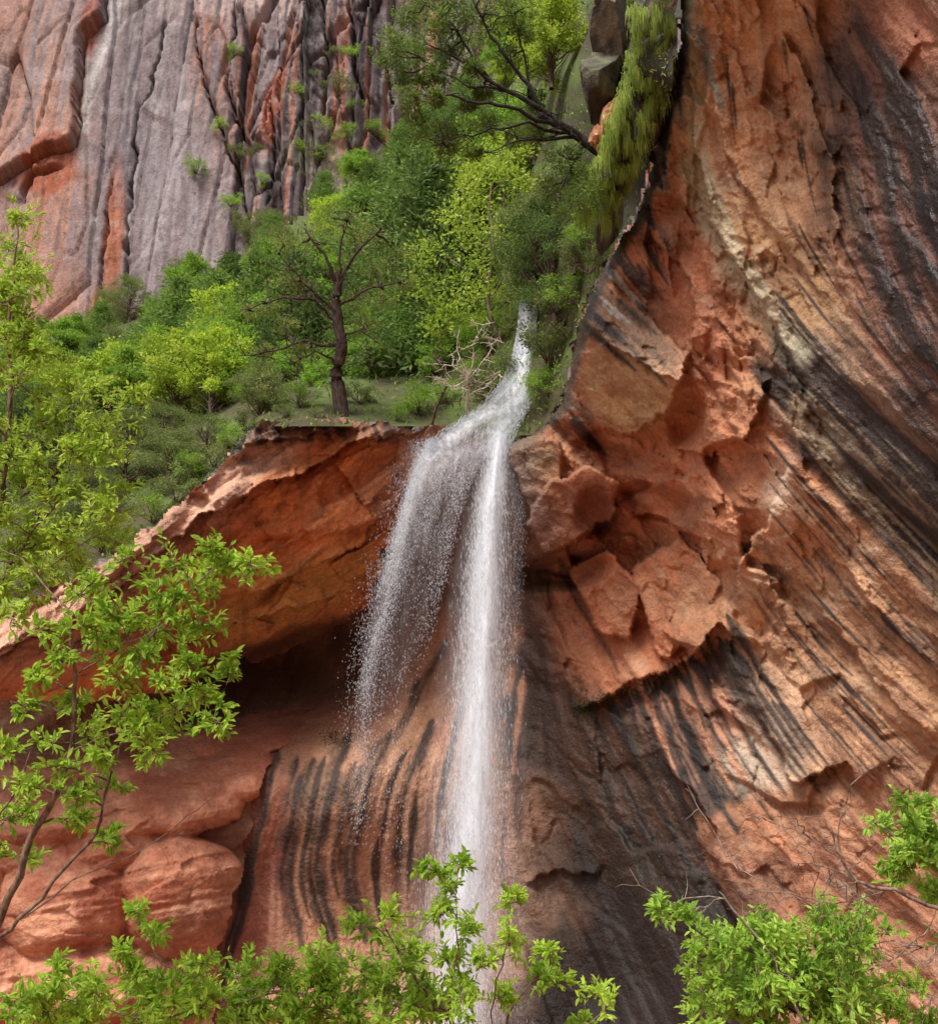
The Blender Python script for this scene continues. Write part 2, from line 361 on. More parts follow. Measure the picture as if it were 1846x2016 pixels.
for q in [(880,1260,220,9),(862,1290,300,12),(835,1330,160,10),(850,1420,250,16),(800,1480,200,10),(770,1440,280,18),(735,1500,330,26),(700,1500,280,12),(668,1480,420,28),(640,1490,330,14),(618,1500,380,30),(585,1490,200,9),(548,1480,120,9),(535,1520,380,14),(790,1640,170,12),(820,1560,200,9),(700,1620,240,24),(500,1700,260,9),(900,1420,260,10),(930,1330,300,8),(620,1700,220,18),(745,1650,220,9),(690,1440,420,18)]: streak(*q)
for k in range(22):
    f=k/21;u0=1195+f*235;v0=1368-f*120+(10 if f<.5 else 0);streak(u0+r.uniform(-6,6),v0+r.uniform(-5,15),r.uniform(120,380),r.uniform(6,15))
for q in [(1100,1100,260,10),(1120,1140,200,7),(1150,640,140,9),(1190,650,170,10),(1170,620,90,7),(1240,660,130,6),(1255,520,90,10),(1270,480,100,6),(1215,590,110,12),(1480,1300,220,9),(1520,1380,160,16),(1440,1400,200,10),(1560,1200,180,5),(1600,1080,260,6),(1650,1150,240,5),(1580,980,280,5),(1130,820,100,16),(1180,1540,260,8),(1430,1210,160,12),(1390,1250,200,10)]: streak(*q)
for k in range(50):
    streak(r.uniform(1500,1846),r.uniform(850,1450),r.uniform(80,260),r.uniform(2.,4.5))
for k in range(34):
    streak(r.uniform(1400,1840),r.uniform(0,650),r.uniform(60,200),r.uniform(2,4.5))
for q in [(1335,1340,260,12),(1360,1320,200,9),(1085,1130,240,9),(1300,1360,200,8),(1400,1340,170,9),(1430,1480,120,8),(1030,1330,200,7),(1480,1440,100,8),(1270,1370,160,7)]: streak(q[0],q[1],q[2],q[3],OR)
SMn=np.clip(SM*(1.1+.35*L2),0,1)
paint(SMn,(42,37,38),.9,.45);paint(np.clip(OR*(1+.4*L2),0,1),(204,142,110),.8,.2)
paint(sm(-L1,1.2,3),(80,56,48),.25)
CB=np.array([.97,.98,.92])
def tone(C,k=1.08,ds=.12):
    l=C.mean(-1,keepdims=True);return np.clip((C*(1-ds)+l*ds)*k*CB,0,.85)
C=tone(C)
wi=[(-270,1330),(-100,1290),(200,1220),(420,1080),(760,880),(830,862),(900,850)]+rim_l+[(2170,-270),(2170,2190),(-270,2190)]
mk=inpoly(U+16*fbm(U/26,V/26,81,4),V+16*fbm(U/26,V/26,83,4),wi)
Dwall=D.copy()
vert=P(U,V,D).reshape(-1,3);f=grid_faces(NR,NC,mk)
v_,f_,c_=compact(vert,f,np.c_[C.reshape(-1,3),WET.reshape(-1)])
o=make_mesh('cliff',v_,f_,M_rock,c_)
tag(o,'overhanging orange sandstone canyon wall streaked with dark mineral stains','cliff','structure')
def wall_d(u,v): 
    return float(Dwall[int(round((v-V0)/STEP)),int(round((u-U0)/STEP))])
print('wall',time.time()-T0)
# ================= LEFT LEDGE
U,V=np.meshgrid(np.arange(-260,960,3.),np.arange(780,1460,3.))
lp=[(-250,1290,31),(-250,1430,33.5),(0,1200,33),(0,1300,32.4),(0,1370,34.6),(130,1385,35.5),(250,1080,35),(250,1200,34.4),(280,1370,37.5),(400,950,36.5),(500,840,37.3),(480,1000,37.2),(450,1150,38.6),(450,1300,41.5),(620,900,38.4),(730,830,38.3),(650,1100,40.2),(560,1270,43.4),(700,1200,43.),(760,1000,40.2),(830,860,38.8),(880,845,39)]
D=idx_tps(lp)(U,V)
fA,_=rel(-32,200,70,101);gA,_=rel(-35,90,32,111);g2,_=rel(-35,34,15,117)
fA=blur(fA,2)
x_,y_=rotc(-35)
str1=fbm(x_/220,y_/13,141,4);str2=fbm(x_/60,y_/5,145,3)
D=D-fA*.6-gA*.22-g2*.06-.12*str1-.04*str2+.10*fbm(U/40,V/40,143,5)
lip([(-260,1340),(0,1290),(200,1180),(300,1100),(400,1010),(480,970),(580,940),(680,880),(760,850),(830,850)],1.2,70)
lip([(420,1190),(520,1150),(620,1120),(720,1060),(770,1000)],.9,90)
lip([(440,890),(520,865),(620,850),(720,838)],.5,26)
lip([(650,900),(720,1000),(790,930)],.4,50)
lip([(100,1330),(260,1290),(400,1250),(540,1210),(680,1160)],.6,50)
C=np.zeros(U.shape+(3,));WET=np.zeros(U.shape)
t=ss(-.5,.6,fbm(U/90,V/90,151,4)+.5*str1)
C[:]=lin((176,102,60));C+=(lin((216,144,92))-C)*t[...,None]
b=blob
bd,_,_=polyd(U,V,[(-260,1330),(0,1250),(150,1180),(260,1100),(400,975),(490,880),(560,845)])
paint(ss(80,35,bd+20*str1),(198,154,134),.9);paint(ss(80,30,bd)*ss(0,.5,str1),(138,98,82),.6)
paint(b(100,1280,170,60,-20),(194,148,126),.7)
bd,_,_=polyd(U,V,[(500,855),(600,840),(700,838),(830,850)])
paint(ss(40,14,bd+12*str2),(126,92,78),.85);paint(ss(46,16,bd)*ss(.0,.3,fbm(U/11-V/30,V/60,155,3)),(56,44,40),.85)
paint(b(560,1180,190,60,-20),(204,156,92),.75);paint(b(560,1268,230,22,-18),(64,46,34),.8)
paint(b(620,1000,170,70,-30),(210,124,72),.6);paint(b(820,900,60,60,0),(190,148,124),.7)
paint(b(760,960,50,50,0),(200,144,112),.5)
paint(ss(.2,.55,str2+.3*str1),(100,66,50),.4);paint(ss(.15,.5,fbm(U/16,V/70,157,4)),(96,62,48),.35)
C=tone(C,1.18,.05)
wl=[(-270,1285),(-100,1240),(0,1195),(120,1150),(250,1075),(340,1000),(400,950),(450,895),(490,850),(520,830),(600,822),(730,828),(820,838),(890,845),(850,880),(815,930),(790,1000),(770,1060),(745,1130),(720,1200),(650,1245),(560,1285),(480,1310),(420,1330),(350,1355),(250,1378),(130,1390),(0,1372),(-270,1440)]
mk=inpoly(U+18*fbm(U/34,V/34,181,4),V+16*fbm(U/34,V/34,183,4),wl)
v_,f_,c_=compact(P(U,V,D).reshape(-1,3),grid_faces(*U.shape,mk),np.c_[C.reshape(-1,3),WET.reshape(-1)])
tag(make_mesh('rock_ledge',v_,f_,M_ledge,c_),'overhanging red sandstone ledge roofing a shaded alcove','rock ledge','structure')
# ================= LOWER LEFT SLABS
U,V=np.meshgrid(np.arange(-260,760,3.),np.arange(1370,2190,3.))
sp_=[(-260,1440,38),(0,1450,39),(300,1440,41),(600,1400,44),(720,1385,45.5),(560,1480,39.2),(0,1560,36),(250,1540,36.6),(450,1540,37.6),(0,1750,34.5),(250,1750,35),(440,1760,36.6),(0,2000,33.6),(250,2000,34.),(400,2000,35.6),(-260,2000,32.5)]
D=idx_tps(sp_)(U,V)
def mound(u,v,ru,rv,h,rot=0,p=2.8):
    c,s=math.cos(R(rot)),math.sin(R(rot));uu_=U+18*fbm(U/70,V/70,int(u)+901,3);vv_=V+18*fbm(U/70,V/70,int(v)+903,3)
    a=np.abs(((uu_-u)*c+(vv_-v)*s)/ru)**p+np.abs((-(uu_-u)*s+(vv_-v)*c)/rv)**p
    return h*np.sqrt(np.clip(1-a,0,1))
Mx=np.zeros(U.shape)
for q in [(60,1600,230,80,1.6,-6),(330,1580,150,75,1.5,-12),(180,1505,220,50,1.0,-8),(440,1530,110,60,1.1,-20),(360,1770,125,130,2.1,6),(120,1790,150,100,1.8,-4),(-120,1760,140,130,1.9,0),(180,1950,220,90,1.7,-5),(-60,1950,160,110,1.6,0),(380,1960,90,110,1.4,4),(230,1670,130,50,1.1,-10),(60,1690,110,50,1.2,0),(-160,1600,130,100,1.5,0),(200,2100,300,90,1.6,0),(560,1440,120,34,.7,-12),(330,1470,170,30,.7,-4),(60,1465,170,30,.7,0)]:
    Mx=np.maximum(Mx,mound(*q))
D=D+.9-Mx+.12*fbm(U/60,V/60,605,4)+.04*fbm(U/20,V/20,606,4)
x_,y_=rotc(-10);str1=fbm(x_/200,y_/12,607,4);D-=.07*str1
gA,_=rel(-12,120,40,611);g2,_=rel(-20,40,20,613);D-=gA*.10+g2*.02
C=np.zeros(U.shape+(3,));WET=np.zeros(U.shape)
C[:]=lin((178,106,80));t=ss(-.4,.5,fbm(U/70,V/70,615,4)+.4*str1);C+=(lin((214,152,122))-C)*t[...,None]
paint(ss(.1,.6,fbm(U/40,V/30,617,4)),(146,80,60),.55);paint(ss(.4,.0,Mx),(84,48,40),.7)
paint(blob(600,1410,180,34,-12),(132,74,58),.7);paint(blob(-50,1460,300,50,0),(96,56,46),.6)  # second blob paints the shade under the ledge onto the slab back
paint(blob(400,1900,120,120,0),(146,96,76),.5)
C=tone(C,1.05,.06)
sl_=[(-270,1460),(0,1462),(150,1455),(300,1432),(450,1412),(560,1395),(700,1378),(730,1392),(700,1440),(610,1466),(548,1480),(520,1520),(500,1610),(480,1690),(462,1770),(440,1850),(432,1930),(425,2020),(420,2190),(-270,2190)]
mk=inpoly(U+14*fbm(U/34,V/34,621,4),V+14*fbm(U/34,V/34,623,4),sl_)
v_,f_,c_=compact(P(U,V,D).reshape(-1,3),grid_faces(*U.shape,mk),np.c_[C.reshape(-1,3),WET.reshape(-1)])
tag(make_mesh('rock_shelf',v_,f_,M_bould,c_),'smooth rounded red sandstone slabs split by shadowed joints','rock shelf','structure')
print('ledge',time.time()-T0)

# ================= HILLSIDE
hp=[(-260,1285,33),(0,1195,33.6),(250,1075,35.6),(400,950,37.2),(520,830,38),(730,828,39),(880,845,39.3),(930,840,39.3),(1000,740,40),(1040,640,41.6),(1100,640,38.8),(1050,850,38.4),(1140,600,37),(1170,480,36),(1260,420,35),(1290,300,34),(1345,0,32),(1345,-250,28.5),
(-260,800,88),(150,700,90),(350,590,92),(500,500,95),(700,370,98),(850,240,100),(1000,60,98),(1150,-150,90),(1250,-250,60),(600,700,52),(300,850,48),(0,950,46),(800,600,60),(950,500,56),(1050,350,48),(1120,150,44),(1200,0,38)]
hillD=idx_tps(hp)
uh=np.arange(-260,1350,9.);vh=np.arange(-250,1300,9.);UH,VH=np.meshgrid(uh,vh)
DH=hillD(UH,VH)*(1+.012*fbm(UH/60,VH/60,201,4))
hl=[(-260,1290),(0,1200),(250,1085),(400,960),(500,845),(730,838),(890,850),(1000,870),(1060,860),(1110,800),(1130,705),(1152,605),(1192,520),(1258,425),(1290,300),(1328,150),(1348,0),(1342,-250),(1150,-250),(1000,40),(850,220),(700,350),(500,480),(350,570),(150,680),(-260,780)]
mk=inpoly(UH,VH,hl)
CHc=np.zeros(UH.shape+(3,));tt=ss(-.4,.4,fbm(UH/50,VH/30,205,4));CHc[:]=lin((76,68,46));CHc+=(lin((88,104,48))-CHc)*tt[...,None]
rk=ss(1130,1200,UH)[...,None]*ss(520,440,VH)[...,None];CHc+=(lin((62,58,46))-CHc)*rk
v_,f_,c_=compact(P(UH,VH,DH).reshape(-1,3),grid_faces(*UH.shape,mk),CHc.reshape(-1,3))
tag(make_mesh('hillside',v_,f_,M_soil,c_),'steep wooded slope above the sandstone rim','hillside','structure')
n=120;gxx,gyy=np.meshgrid(np.linspace(-600,600,n),np.linspace(-600,600,n))
gxx=np.sign(gxx)*np.abs(gxx/600)**1.8*600;gyy=np.sign(gyy)*np.abs(gyy/600)**1.8*600
gz=-5*ss(10,26,gyy)
tag(make_mesh('ground',np.stack([gxx,gyy,gz],-1),grid_faces(n,n),M_soil,np.tile(lin((150,100,72)),(n*n,1))),'sandy canyon floor below the cliff','ground','structure')

# ================= FAR CLIFF
X,Z=np.meshgrid(np.arange(-88,48,.2),np.arange(38,158,.25))
YB=118.
wx=.9*fbm(X/10,Z/20,301,5)
f1,e1=facet((X+wx)/9,(Z+wx)/60,303,1.);f2,e2=facet((X+wx)/3.5,(Z+wx*2)/20,307,1.);f3,e3=facet((X+wx*.7)/1.5,(Z+wx)/6,309,1.)
base=np.stack([X,np.full_like(X,YB),Z],-1);FU,FV,_=proj(base)
rough=ss(360,560,FU+60*fbm(FU/60,FV/60,311,3))
Y=YB-f1*1.9*(.5+rough)-f2*1.1*(.22+rough)-f3*.5*(.14+rough)+.5*fbm(X/6,Z/20,313,5)+.28*fbm(X/1.,Z/1.8,315,4)*(.45+rough)
Y+=1.6*np.exp(-(e1/.03)**2)*(.35+rough)+.9*np.exp(-(e2/.05)**2)*(.25+rough)+.3*np.exp(-(e3/.06)**2)*rough
def flip(pts,h,fall,up=True,cr=0):
    global Y
    d,s,t=polyd(FU+9*fbm(FU/22,FV/22,321,5),FV,pts)
    e=np.minimum(1,np.minimum(t,1-t)*10+.05)
    side=(s<0) if up else (s>0)
    Y=Y-np.where(side,h*np.exp(-d/fall),0)*e+cr*np.exp(-(d/3.5)**2)*e
flip([(205,-60),(210,45),(165,80),(155,290),(90,315),(30,345),(-40,370)],2.2,140,up=False,cr=1)
flip([(130,330),(60,350),(40,400)],1.,40,up=False,cr=1.)
flip([(275,200),(268,330),(250,500),(252,660)],1.2,90,cr=2.6)
flip([(225,330),(205,500),(190,640)],.9,20,cr=1.6)
flip([(330,40),(300,180),(275,230)],.9,60,cr=2.)
flip([(380,-20),(400,150),(440,270),(480,360),(500,520)],1.6,70,up=True,cr=2)
flip([(465,-20),(470,80),(450,180),(490,300)],1.4,50,cr=2.2)
flip([(540,170),(520,250),(500,280)],2,40,cr=2.5);flip([(590,40),(580,130),(540,190),(545,340),(530,420)],2,50,cr=2.5)
flip([(640,-20),(650,150),(640,260)],1.8,40,cr=2.8);flip([(690,-20),(700,120),(720,240)],1.8,40,cr=2.8)
flip([(760,120),(775,200),(765,290)],2,40,cr=2)
FC=np.zeros(X.shape+(3,))
vs1=fbm((X+.5*wx)/1.6,Z/45,331,5);vs2=fbm((X+.3*wx)/.6,Z/22,335,5);bn=fbm(FU/120,FV/160,337,4);sp1=fbm(X/.5,Z/.8,339,3)
FC[:]=lin((134,120,122))
def fp(m,rgb,a=1.):
    m=np.clip(m*a,0,1);FC[...]+=(lin(rgb)-FC)*m[...,None]
fb=lambda *a,**k:blob(*a,UU=FU,VV=FV,**k)
fp(ss(-.15,.35,vs1),(84,74,80),.85);fp(ss(.0,.4,vs2+.5*bn),(162,152,152),.6)
fp(fb(60,350,110,420)*ss(-.6,.1,vs1+.3*bn),(182,132,108),.85);fp(fb(60,150,130,120)*ss(-.1,.4,vs1),(138,106,102),.85);fp(fb(40,600,110,110),(176,128,108),.6)
fp(fb(60,350,110,420)*ss(.05,.3,vs2),(122,92,84),.65)
fp(fb(95,340,60,50,-20,soft=.3),(156,84,54),.9)  # arch underside, its orange shadow painted in
fp(fb(225,460,20,130,3,nz=.2)+fb(190,650,18,70,3,nz=.2),(180,106,68),.85)
fp(fb(185,60,14,50,15,nz=.1),(160,84,58),.8)
bd,_,_=polyd(FU,FV,[(235,-20),(215,80),(185,160),(170,260)]);fp(ss(16,4,bd+8*vs2),(206,202,200),.6)
fp(fb(330,380,90,180,3)*ss(-.3,.2,vs2),(160,152,156),.7)
fp(rough*ss(-.25,.2,vs1+bn*.6),(70,61,64),.88)
fp(rough*ss(.12,.34,vs2+.35*f2),(176,108,78),.75)
fp(rough*ss(.12,.4,-vs2),(48,42,44),.65)
fp(fb(425,130,40,160)*ss(-.2,.3,vs2),(182,118,88),.7);fp(fb(540,215,22,80,12,nz=.15),(180,96,62),.8)
fp(fb(640,180,80,260)*ss(-.3,.2,vs1),(62,55,57),.75);fp(fb(560,10,240,45)*ss(-.3,.3,vs2),(180,162,158),.7)
hl_=fbm(X/30+Z/60,Z/1.3,341,3);fp(ss(.25,.6,hl_),(182,174,172),.2)
fp(ss(.15,.6,sp1),(78,68,68),.4);fp(ss(.2,.6,-sp1),(184,174,170),.25)
fp(fb(1050,150,160,150),(136,126,118),.7);fp(fb(640,330,60,40),(104,112,60),.4)
FC*=.9
tag(make_mesh('canyon_wall',np.stack([X,Y,Z],-1),grid_faces(*X.shape)[:,::-1],M_far,np.c_[FC.reshape(-1,3),np.zeros(X.size)]),'tall grey and orange sandstone canyon wall with vertical cracks','canyon wall','structure')
print('far',time.time()-T0)

# ================= OUTCROPS
def ico(sub):
    import bmesh
    bm=bmesh.new();bmesh.ops.create_icosphere(bm,subdivisions=sub,radius=1);bm.verts.ensure_lookup_table()
    v=np.array([x.co[:] for x in bm.verts]);f=np.array([[y.index for y in x.verts] for x in bm.faces]);bm.free();return v,f
IV,IF=ico(6)
def boulder(name,u,v,d,rx,ry,rz,rot,seed,col,label,c2=None):
    g=np.random.default_rng(seed);s=IV.copy()
    for k in range(16):
        nv=g.normal(size=3);nv/=np.linalg.norm(nv);h=g.uniform(.55,.85);dd=s@nv;s=s-np.maximum(0,dd-h)[:,None]*nv[None]
    n=fbm(s[:,0]*3+seed,s[:,1]*3+s[:,2],seed,4)+.6*fbm(s[:,2]*4+seed,s[:,0]-s[:,1],seed+5,4)
    s=s*(1+.08*n)[:,None]*1.3
    s=s*np.array([rx,ry,rz]);a=R(rot);c_,s_=math.cos(a),math.sin(a)
    s=np.stack([s[:,0]*c_-s[:,2]*s_,s[:,1],s[:,0]*s_+s[:,2]*c_],-1)
    loc=P(u,v,d);q=lin(col)*np.ones((len(s),1));w=ss(-.3,.5,n+.6*fbm(s[:,0]*3,s[:,2]*6,seed+9,4))
    q=q+(lin(c2)-q)*w[:,None]*.8
    tag(make_mesh(name,s+loc,IF,M_bould,q,loc=loc),label,'rock outcrop')
boulder('rock_outcrop',1200,60,30.6,.65,1.2,.9,4,43,(74,70,64),'grey weathered rock outcrop above hanging grass',c2=(128,120,106))
boulder('rock_outcrop',1185,165,30.9,.6,1.,.9,-10,44,(66,66,56),'dark mossy rock block under the juniper',c2=(112,110,88))
boulder('rock_outcrop',1215,-40,30.,.7,1.2,.7,10,45,(80,74,68),'grey angular rock outcrop near the rim top',c2=(136,126,112))
boulder('rock_outcrop',1205,225,30.5,.28,.5,.6,-22,53,(184,122,86),'small orange rock block on the rim',c2=(214,168,134))
boulder('rock_outcrop',1180,275,30.6,.28,.4,.3,-12,54,(170,110,78),'small broken orange rock wedged on the rim',c2=(206,160,126))
for k,(u,v,d,a_,c_) in enumerate([(1290,40,29.6,.5,.9),(1290,140,30.2,.5,.8),(1262,240,31,.5,.8),(1228,330,31.8,.45,.8),(1200,430,32.8,.4,.8)]):
    boulder('rock_outcrop',u,v,d,a_,1.,c_,-15,60+k,(52,46,36),'dark mossy rock buttress beneath hanging grass',c2=(104,88,68))

# ================= VEGETATION helpers
def unit(a): return a/np.maximum(1e-9,np.linalg.norm(a,axis=-1,keepdims=True))
TN=np.array([(0,0,0),(.28,.42,.07),(.68,.36,.06),(1,0,-.1),(.68,-.36,.06),(.28,-.42,.07)],float);TNF=np.array([(0,1,2,3),(0,3,4,5)])
TF=np.array([(0,0,0),(.5,.5,.06),(1,0,0),(.5,-.5,.06)],float);TFF=np.array([(0,1,2,3)])
def leafgeo(pos,dr,nr,ln,wd,col,near=False):
    T,TFc=(TN,TNF) if near else (TF,TFF)
    dr=unit(dr);sd=unit(np.cross(dr,nr));nn=np.cross(sd,dr)
    v=pos[:,None]+dr[:,None]*(T[None,:,:1]*ln[:,None,None])+sd[:,None]*(T[None,:,1:2]*wd[:,None,None])+nn[:,None]*(T[None,:,2:3]*ln[:,None,None])
    f=(np.arange(len(pos))[:,None,None]*len(T)+TFc[None]).reshape(-1,TFc.shape[1])
    return v.reshape(-1,3),f,np.repeat(col,len(T),0)
def tubes(paths,sides=5):
    vs_=[];fs=[];o=0
    a=np.linspace(0,2*PI,sides,endpoint=False)
    for pts,rad in paths:
        pts=np.asarray(pts,float);n=len(pts);rad=np.broadcast_to(rad,(n,))
        tg=unit(np.gradient(pts,axis=0));ref=np.where(np.abs(tg[:,2:3])>.9,np.array([[1.,0,0]]),np.array([[0,0,1.]]))
        s=unit(np.cross(tg,ref));b=np.cross(s,tg)
        ring=pts[:,None]+rad[:,None,None]*(s[:,None]*np.cos(a)[None,:,None]+b[:,None]*np.sin(a)[None,:,None])
        vs_.append(ring.reshape(-1,3))
        i=np.arange(n-1)[:,None]*sides;j=np.arange(sides)[None];j2=(j+1)%sides
        fs.append((np.stack([i+j,i+j2,i+sides+j2,i+sides+j],-1).reshape(-1,4))+o);o+=n*sides
    return np.concatenate(vs_),np.concatenate(fs)
def curve(a,b,n=7,wob=.08,sag=0.,g=rng):
    a=np.asarray(a,float);b=np.asarray(b,float);t=np.linspace(0,1,n)[:,None];L=np.linalg.norm(b-a)
    w=np.cumsum(g.normal(size=(n,3)),0);w=w-w[:1]-(w[-1:]-w[:1])*t
    return a+(b-a)*t+w*wob*L/math.sqrt(n)+np.array([0,0,1.])*sag*L*(4*t*(1-t))
def polyline(pts,n=6,wob=.04,g=rng):
    out=[]
    for i in range(len(pts)-1):
        c=curve(pts[i],pts[i+1],n,wob,0,g);out.append(c if i==len(pts)-2 else c[:-1])
    return np.concatenate(out)
def clump_leaves(cs,rs,n,ln,asp,c1,c2,sub=7,flat=.7,up=.5,g=rng,sr=.38):
    cs=np.asarray(cs,float);rs=np.asarray(rs,float);K=len(cs)
    sc=cs[:,None]+unit(g.normal(size=(K,sub,3)))*(g.random((K,sub,1))**.5)*rs[:,None,None]*np.array([1,1,flat])
    m=max(1,n//sub)
    p=sc[:,:,None]+g.normal(size=(K,sub,m,3))*(rs*sr)[:,None,None,None]*np.array([1,1,flat*.8])
    dr=(p-cs[:,None,None]);dr=unit(dr)+g.normal(size=dr.shape)*.6+np.array([0,0,up*.4])
    shade=np.broadcast_to(g.random((K,sub,1)),p.shape[:3]).reshape(-1)
    p=p.reshape(-1,3);dr=dr.reshape(-1,3);N=len(p)
    nr=g.normal(size=(N,3))+np.array([0,-.3,1.0])
    t=np.clip(.6*shade+.4*g.random(N),0,1)[:,None]
    col=lin(c1)*(1-t)+lin(c2)*t
    l=ln*g.uniform(.6,1.3,N)
    return p,dr,nr,l,l*asp,col
def tree_obj(name,base,tp,crown,bark,leafm,label,cat,group=None,near=False,sides=6):
    e=bpy.data.objects.new(name,None);e.empty_display_size=.3;COLL.objects.link(e);e.location=base
    tag(e,label,cat,group=group)
    v,f=tubes(tp,sides);make_mesh('trunk',v,f,bark,None,loc=base,parent=e)
    if crown is not None:
        v,f,c=leafgeo(*crown,near=near);make_mesh('crown',v,f,leafm,c,smooth=False,loc=base,parent=e)
    return e
def t_broad(seed,c1,c2,H=6.,nc=40,n=260,ln=.17,wr=.33,lo=.25,asp=.55):
    g=np.random.default_rng(seed);tk=polyline([(0,0,0),(.15*g.normal(),.1,H*.4),(.3*g.normal(),.2*g.normal(),H*.85)],6,.06,g)
    cs=[];rs=[]
    for i in range(nc):
        h=g.uniform(lo,1.);w=wr*H*math.sin(PI*min(1,(h-lo+.12)/(1.15-lo)))**.7
        a=g.uniform(0,2*PI);q=g.random()**.5
        cs.append((w*q*math.cos(a),w*q*math.sin(a),h*H));rs.append(g.uniform(.35,.75)*H/7)
    ps=[(tk,np.linspace(.13,.02,len(tk)))]
    for c in cs:
        k=int(len(tk)*min(.95,max(.15,(c[2]/H-.25))));ps.append((curve(tk[k],c,6,.1,-.03,g),np.linspace(.04,.008,6)))
    return ps,clump_leaves(cs,rs,n,ln,asp,c1,c2,g=g)
def t_conif(seed,c1,c2,H=6.,lv=19,n=130,ln=.2):
    g=np.random.default_rng(seed);tk=polyline([(0,0,0),(.05*g.normal(),0,H*.5),(.1*g.normal(),0,H)],6,.02,g)
    cs=[];rs=[];ps=[(tk,np.linspace(.12,.01,len(tk)))]
    for i in range(lv):
        h=.14+.86*i/lv;w=H*.25*(1-h)**.6+.04*H*.5
        m=int(4+5*(1-h)+g.integers(0,2))
        for j in range(m):
            a=g.uniform(0,2*PI);q=w*g.uniform(.45,1.15)
            e=np.array([q*math.cos(a),q*math.sin(a),h*H+g.normal()*.15+.05*q])
            k=min(len(tk)-1,int(h*len(tk)));ps.append((curve(tk[k],e,4,.05,0,g),np.linspace(.025,.006,4)))
            for f_ in (.5,1.):
                cs.append(tk[k]+(e-tk[k])*f_);rs.append(.3+.22*(1-h))
    return ps,clump_leaves(cs,rs,n//3,ln,.34,c1,c2,sub=5,flat=.6,up=.3,g=g)
def t_shrub(seed,c1,c2,H=2.,nc=14,n=150,ln=.12):
    g=np.random.default_rng(seed);cs=[];rs=[];ps=[]
    for i in range(nc):
        a=g.uniform(0,2*PI);q=g.random()**.5*H*.55;h=g.uniform(.2,1)*H*(1-.25*q/H)
        c=(q*math.cos(a),q*math.sin(a),h);cs.append(c);rs.append(H*g.uniform(.13,.24))
        ps.append((curve((0,0,0),c,6,.1,0,g),np.linspace(.03,.006,6)))
    return ps,clump_leaves(cs,rs,n,ln,.5,c1,c2,g=g)
YG=((128,160,48),(210,228,92));BG=((98,144,52),(178,210,86));DG=((66,90,44),(124,150,76));OG=((92,108,60),(154,168,98));SG=((118,130,78),(178,184,118))
TEMP={}
def mkt(key,name,gen,label,cat_,grp,bark=M_bark):
    ps,cr=gen;e=tree_obj(name,(0,0,0),ps,cr,bark,M_leaf,label,cat_,grp,sides=5);TEMP[key]=[e,False]
mkt('b1','broadleaf_tree',t_broad(1,*YG),'bright yellow-green broadleaf tree on the wooded slope','tree','broadleaf trees on the wooded slope')
mkt('b2','broadleaf_tree',t_broad(2,*BG),'fresh green broadleaf tree on the wooded slope','tree','broadleaf trees on the wooded slope')
mkt('c1','conifer_tree',t_conif(3,*DG),'dark green conifer on the wooded slope','tree','conifers on the wooded slope')
mkt('c2','conifer_tree',t_conif(4,(84,116,54),(144,172,84)),'mid green conifer on the wooded slope','tree','conifers on the wooded slope')
mkt('j1','juniper_tree',t_broad(5,*OG,nc=44,n=260,ln=.14,wr=.36,lo=.12,asp=.4),'rounded olive green juniper on the slope','tree','junipers on the wooded slope')
mkt('j2','juniper_tree',t_broad(6,*DG,nc=44,n=260,ln=.14,wr=.33,lo=.12,asp=.4),'dense dark green juniper on the slope','tree','junipers on the wooded slope')
mkt('s1','shrub',t_shrub(7,*BG),'fresh green leafy shrub on the slope','shrub','shrubs on the slope and cliff')
mkt('s2','shrub',t_shrub(8,*SG),'dry grey-green shrub on the slope','shrub','shrubs on the slope and cliff')
mkt('s3','shrub',t_shrub(9,*OG),'dark olive green shrub on the slope','shrub','shrubs on the slope and cliff')
NOM={'b':6.3,'c':6.2,'j':6.3,'s':2.1}
pr=random.Random(5)
def place(key,u,v,d,hpx,wide=1.):
    e,used=TEMP[key];loc=P(u,v,d);s=hpx*d/F/NOM[key[0]]/.93
    if used:
        n=e.copy();COLL.objects.link(n)
        for c in list(e.children):
            k=c.copy();k.parent=n;COLL.objects.link(k)
    else: n=e;TEMP[key][1]=True
    n.location=loc;n.scale=(s*wide,s*wide,s);n.rotation_euler=(pr.uniform(-.05,.05),pr.uniform(-.05,.05),pr.uniform(0,6.28));return n
def hd(u,v): return float(hillD(u,v))
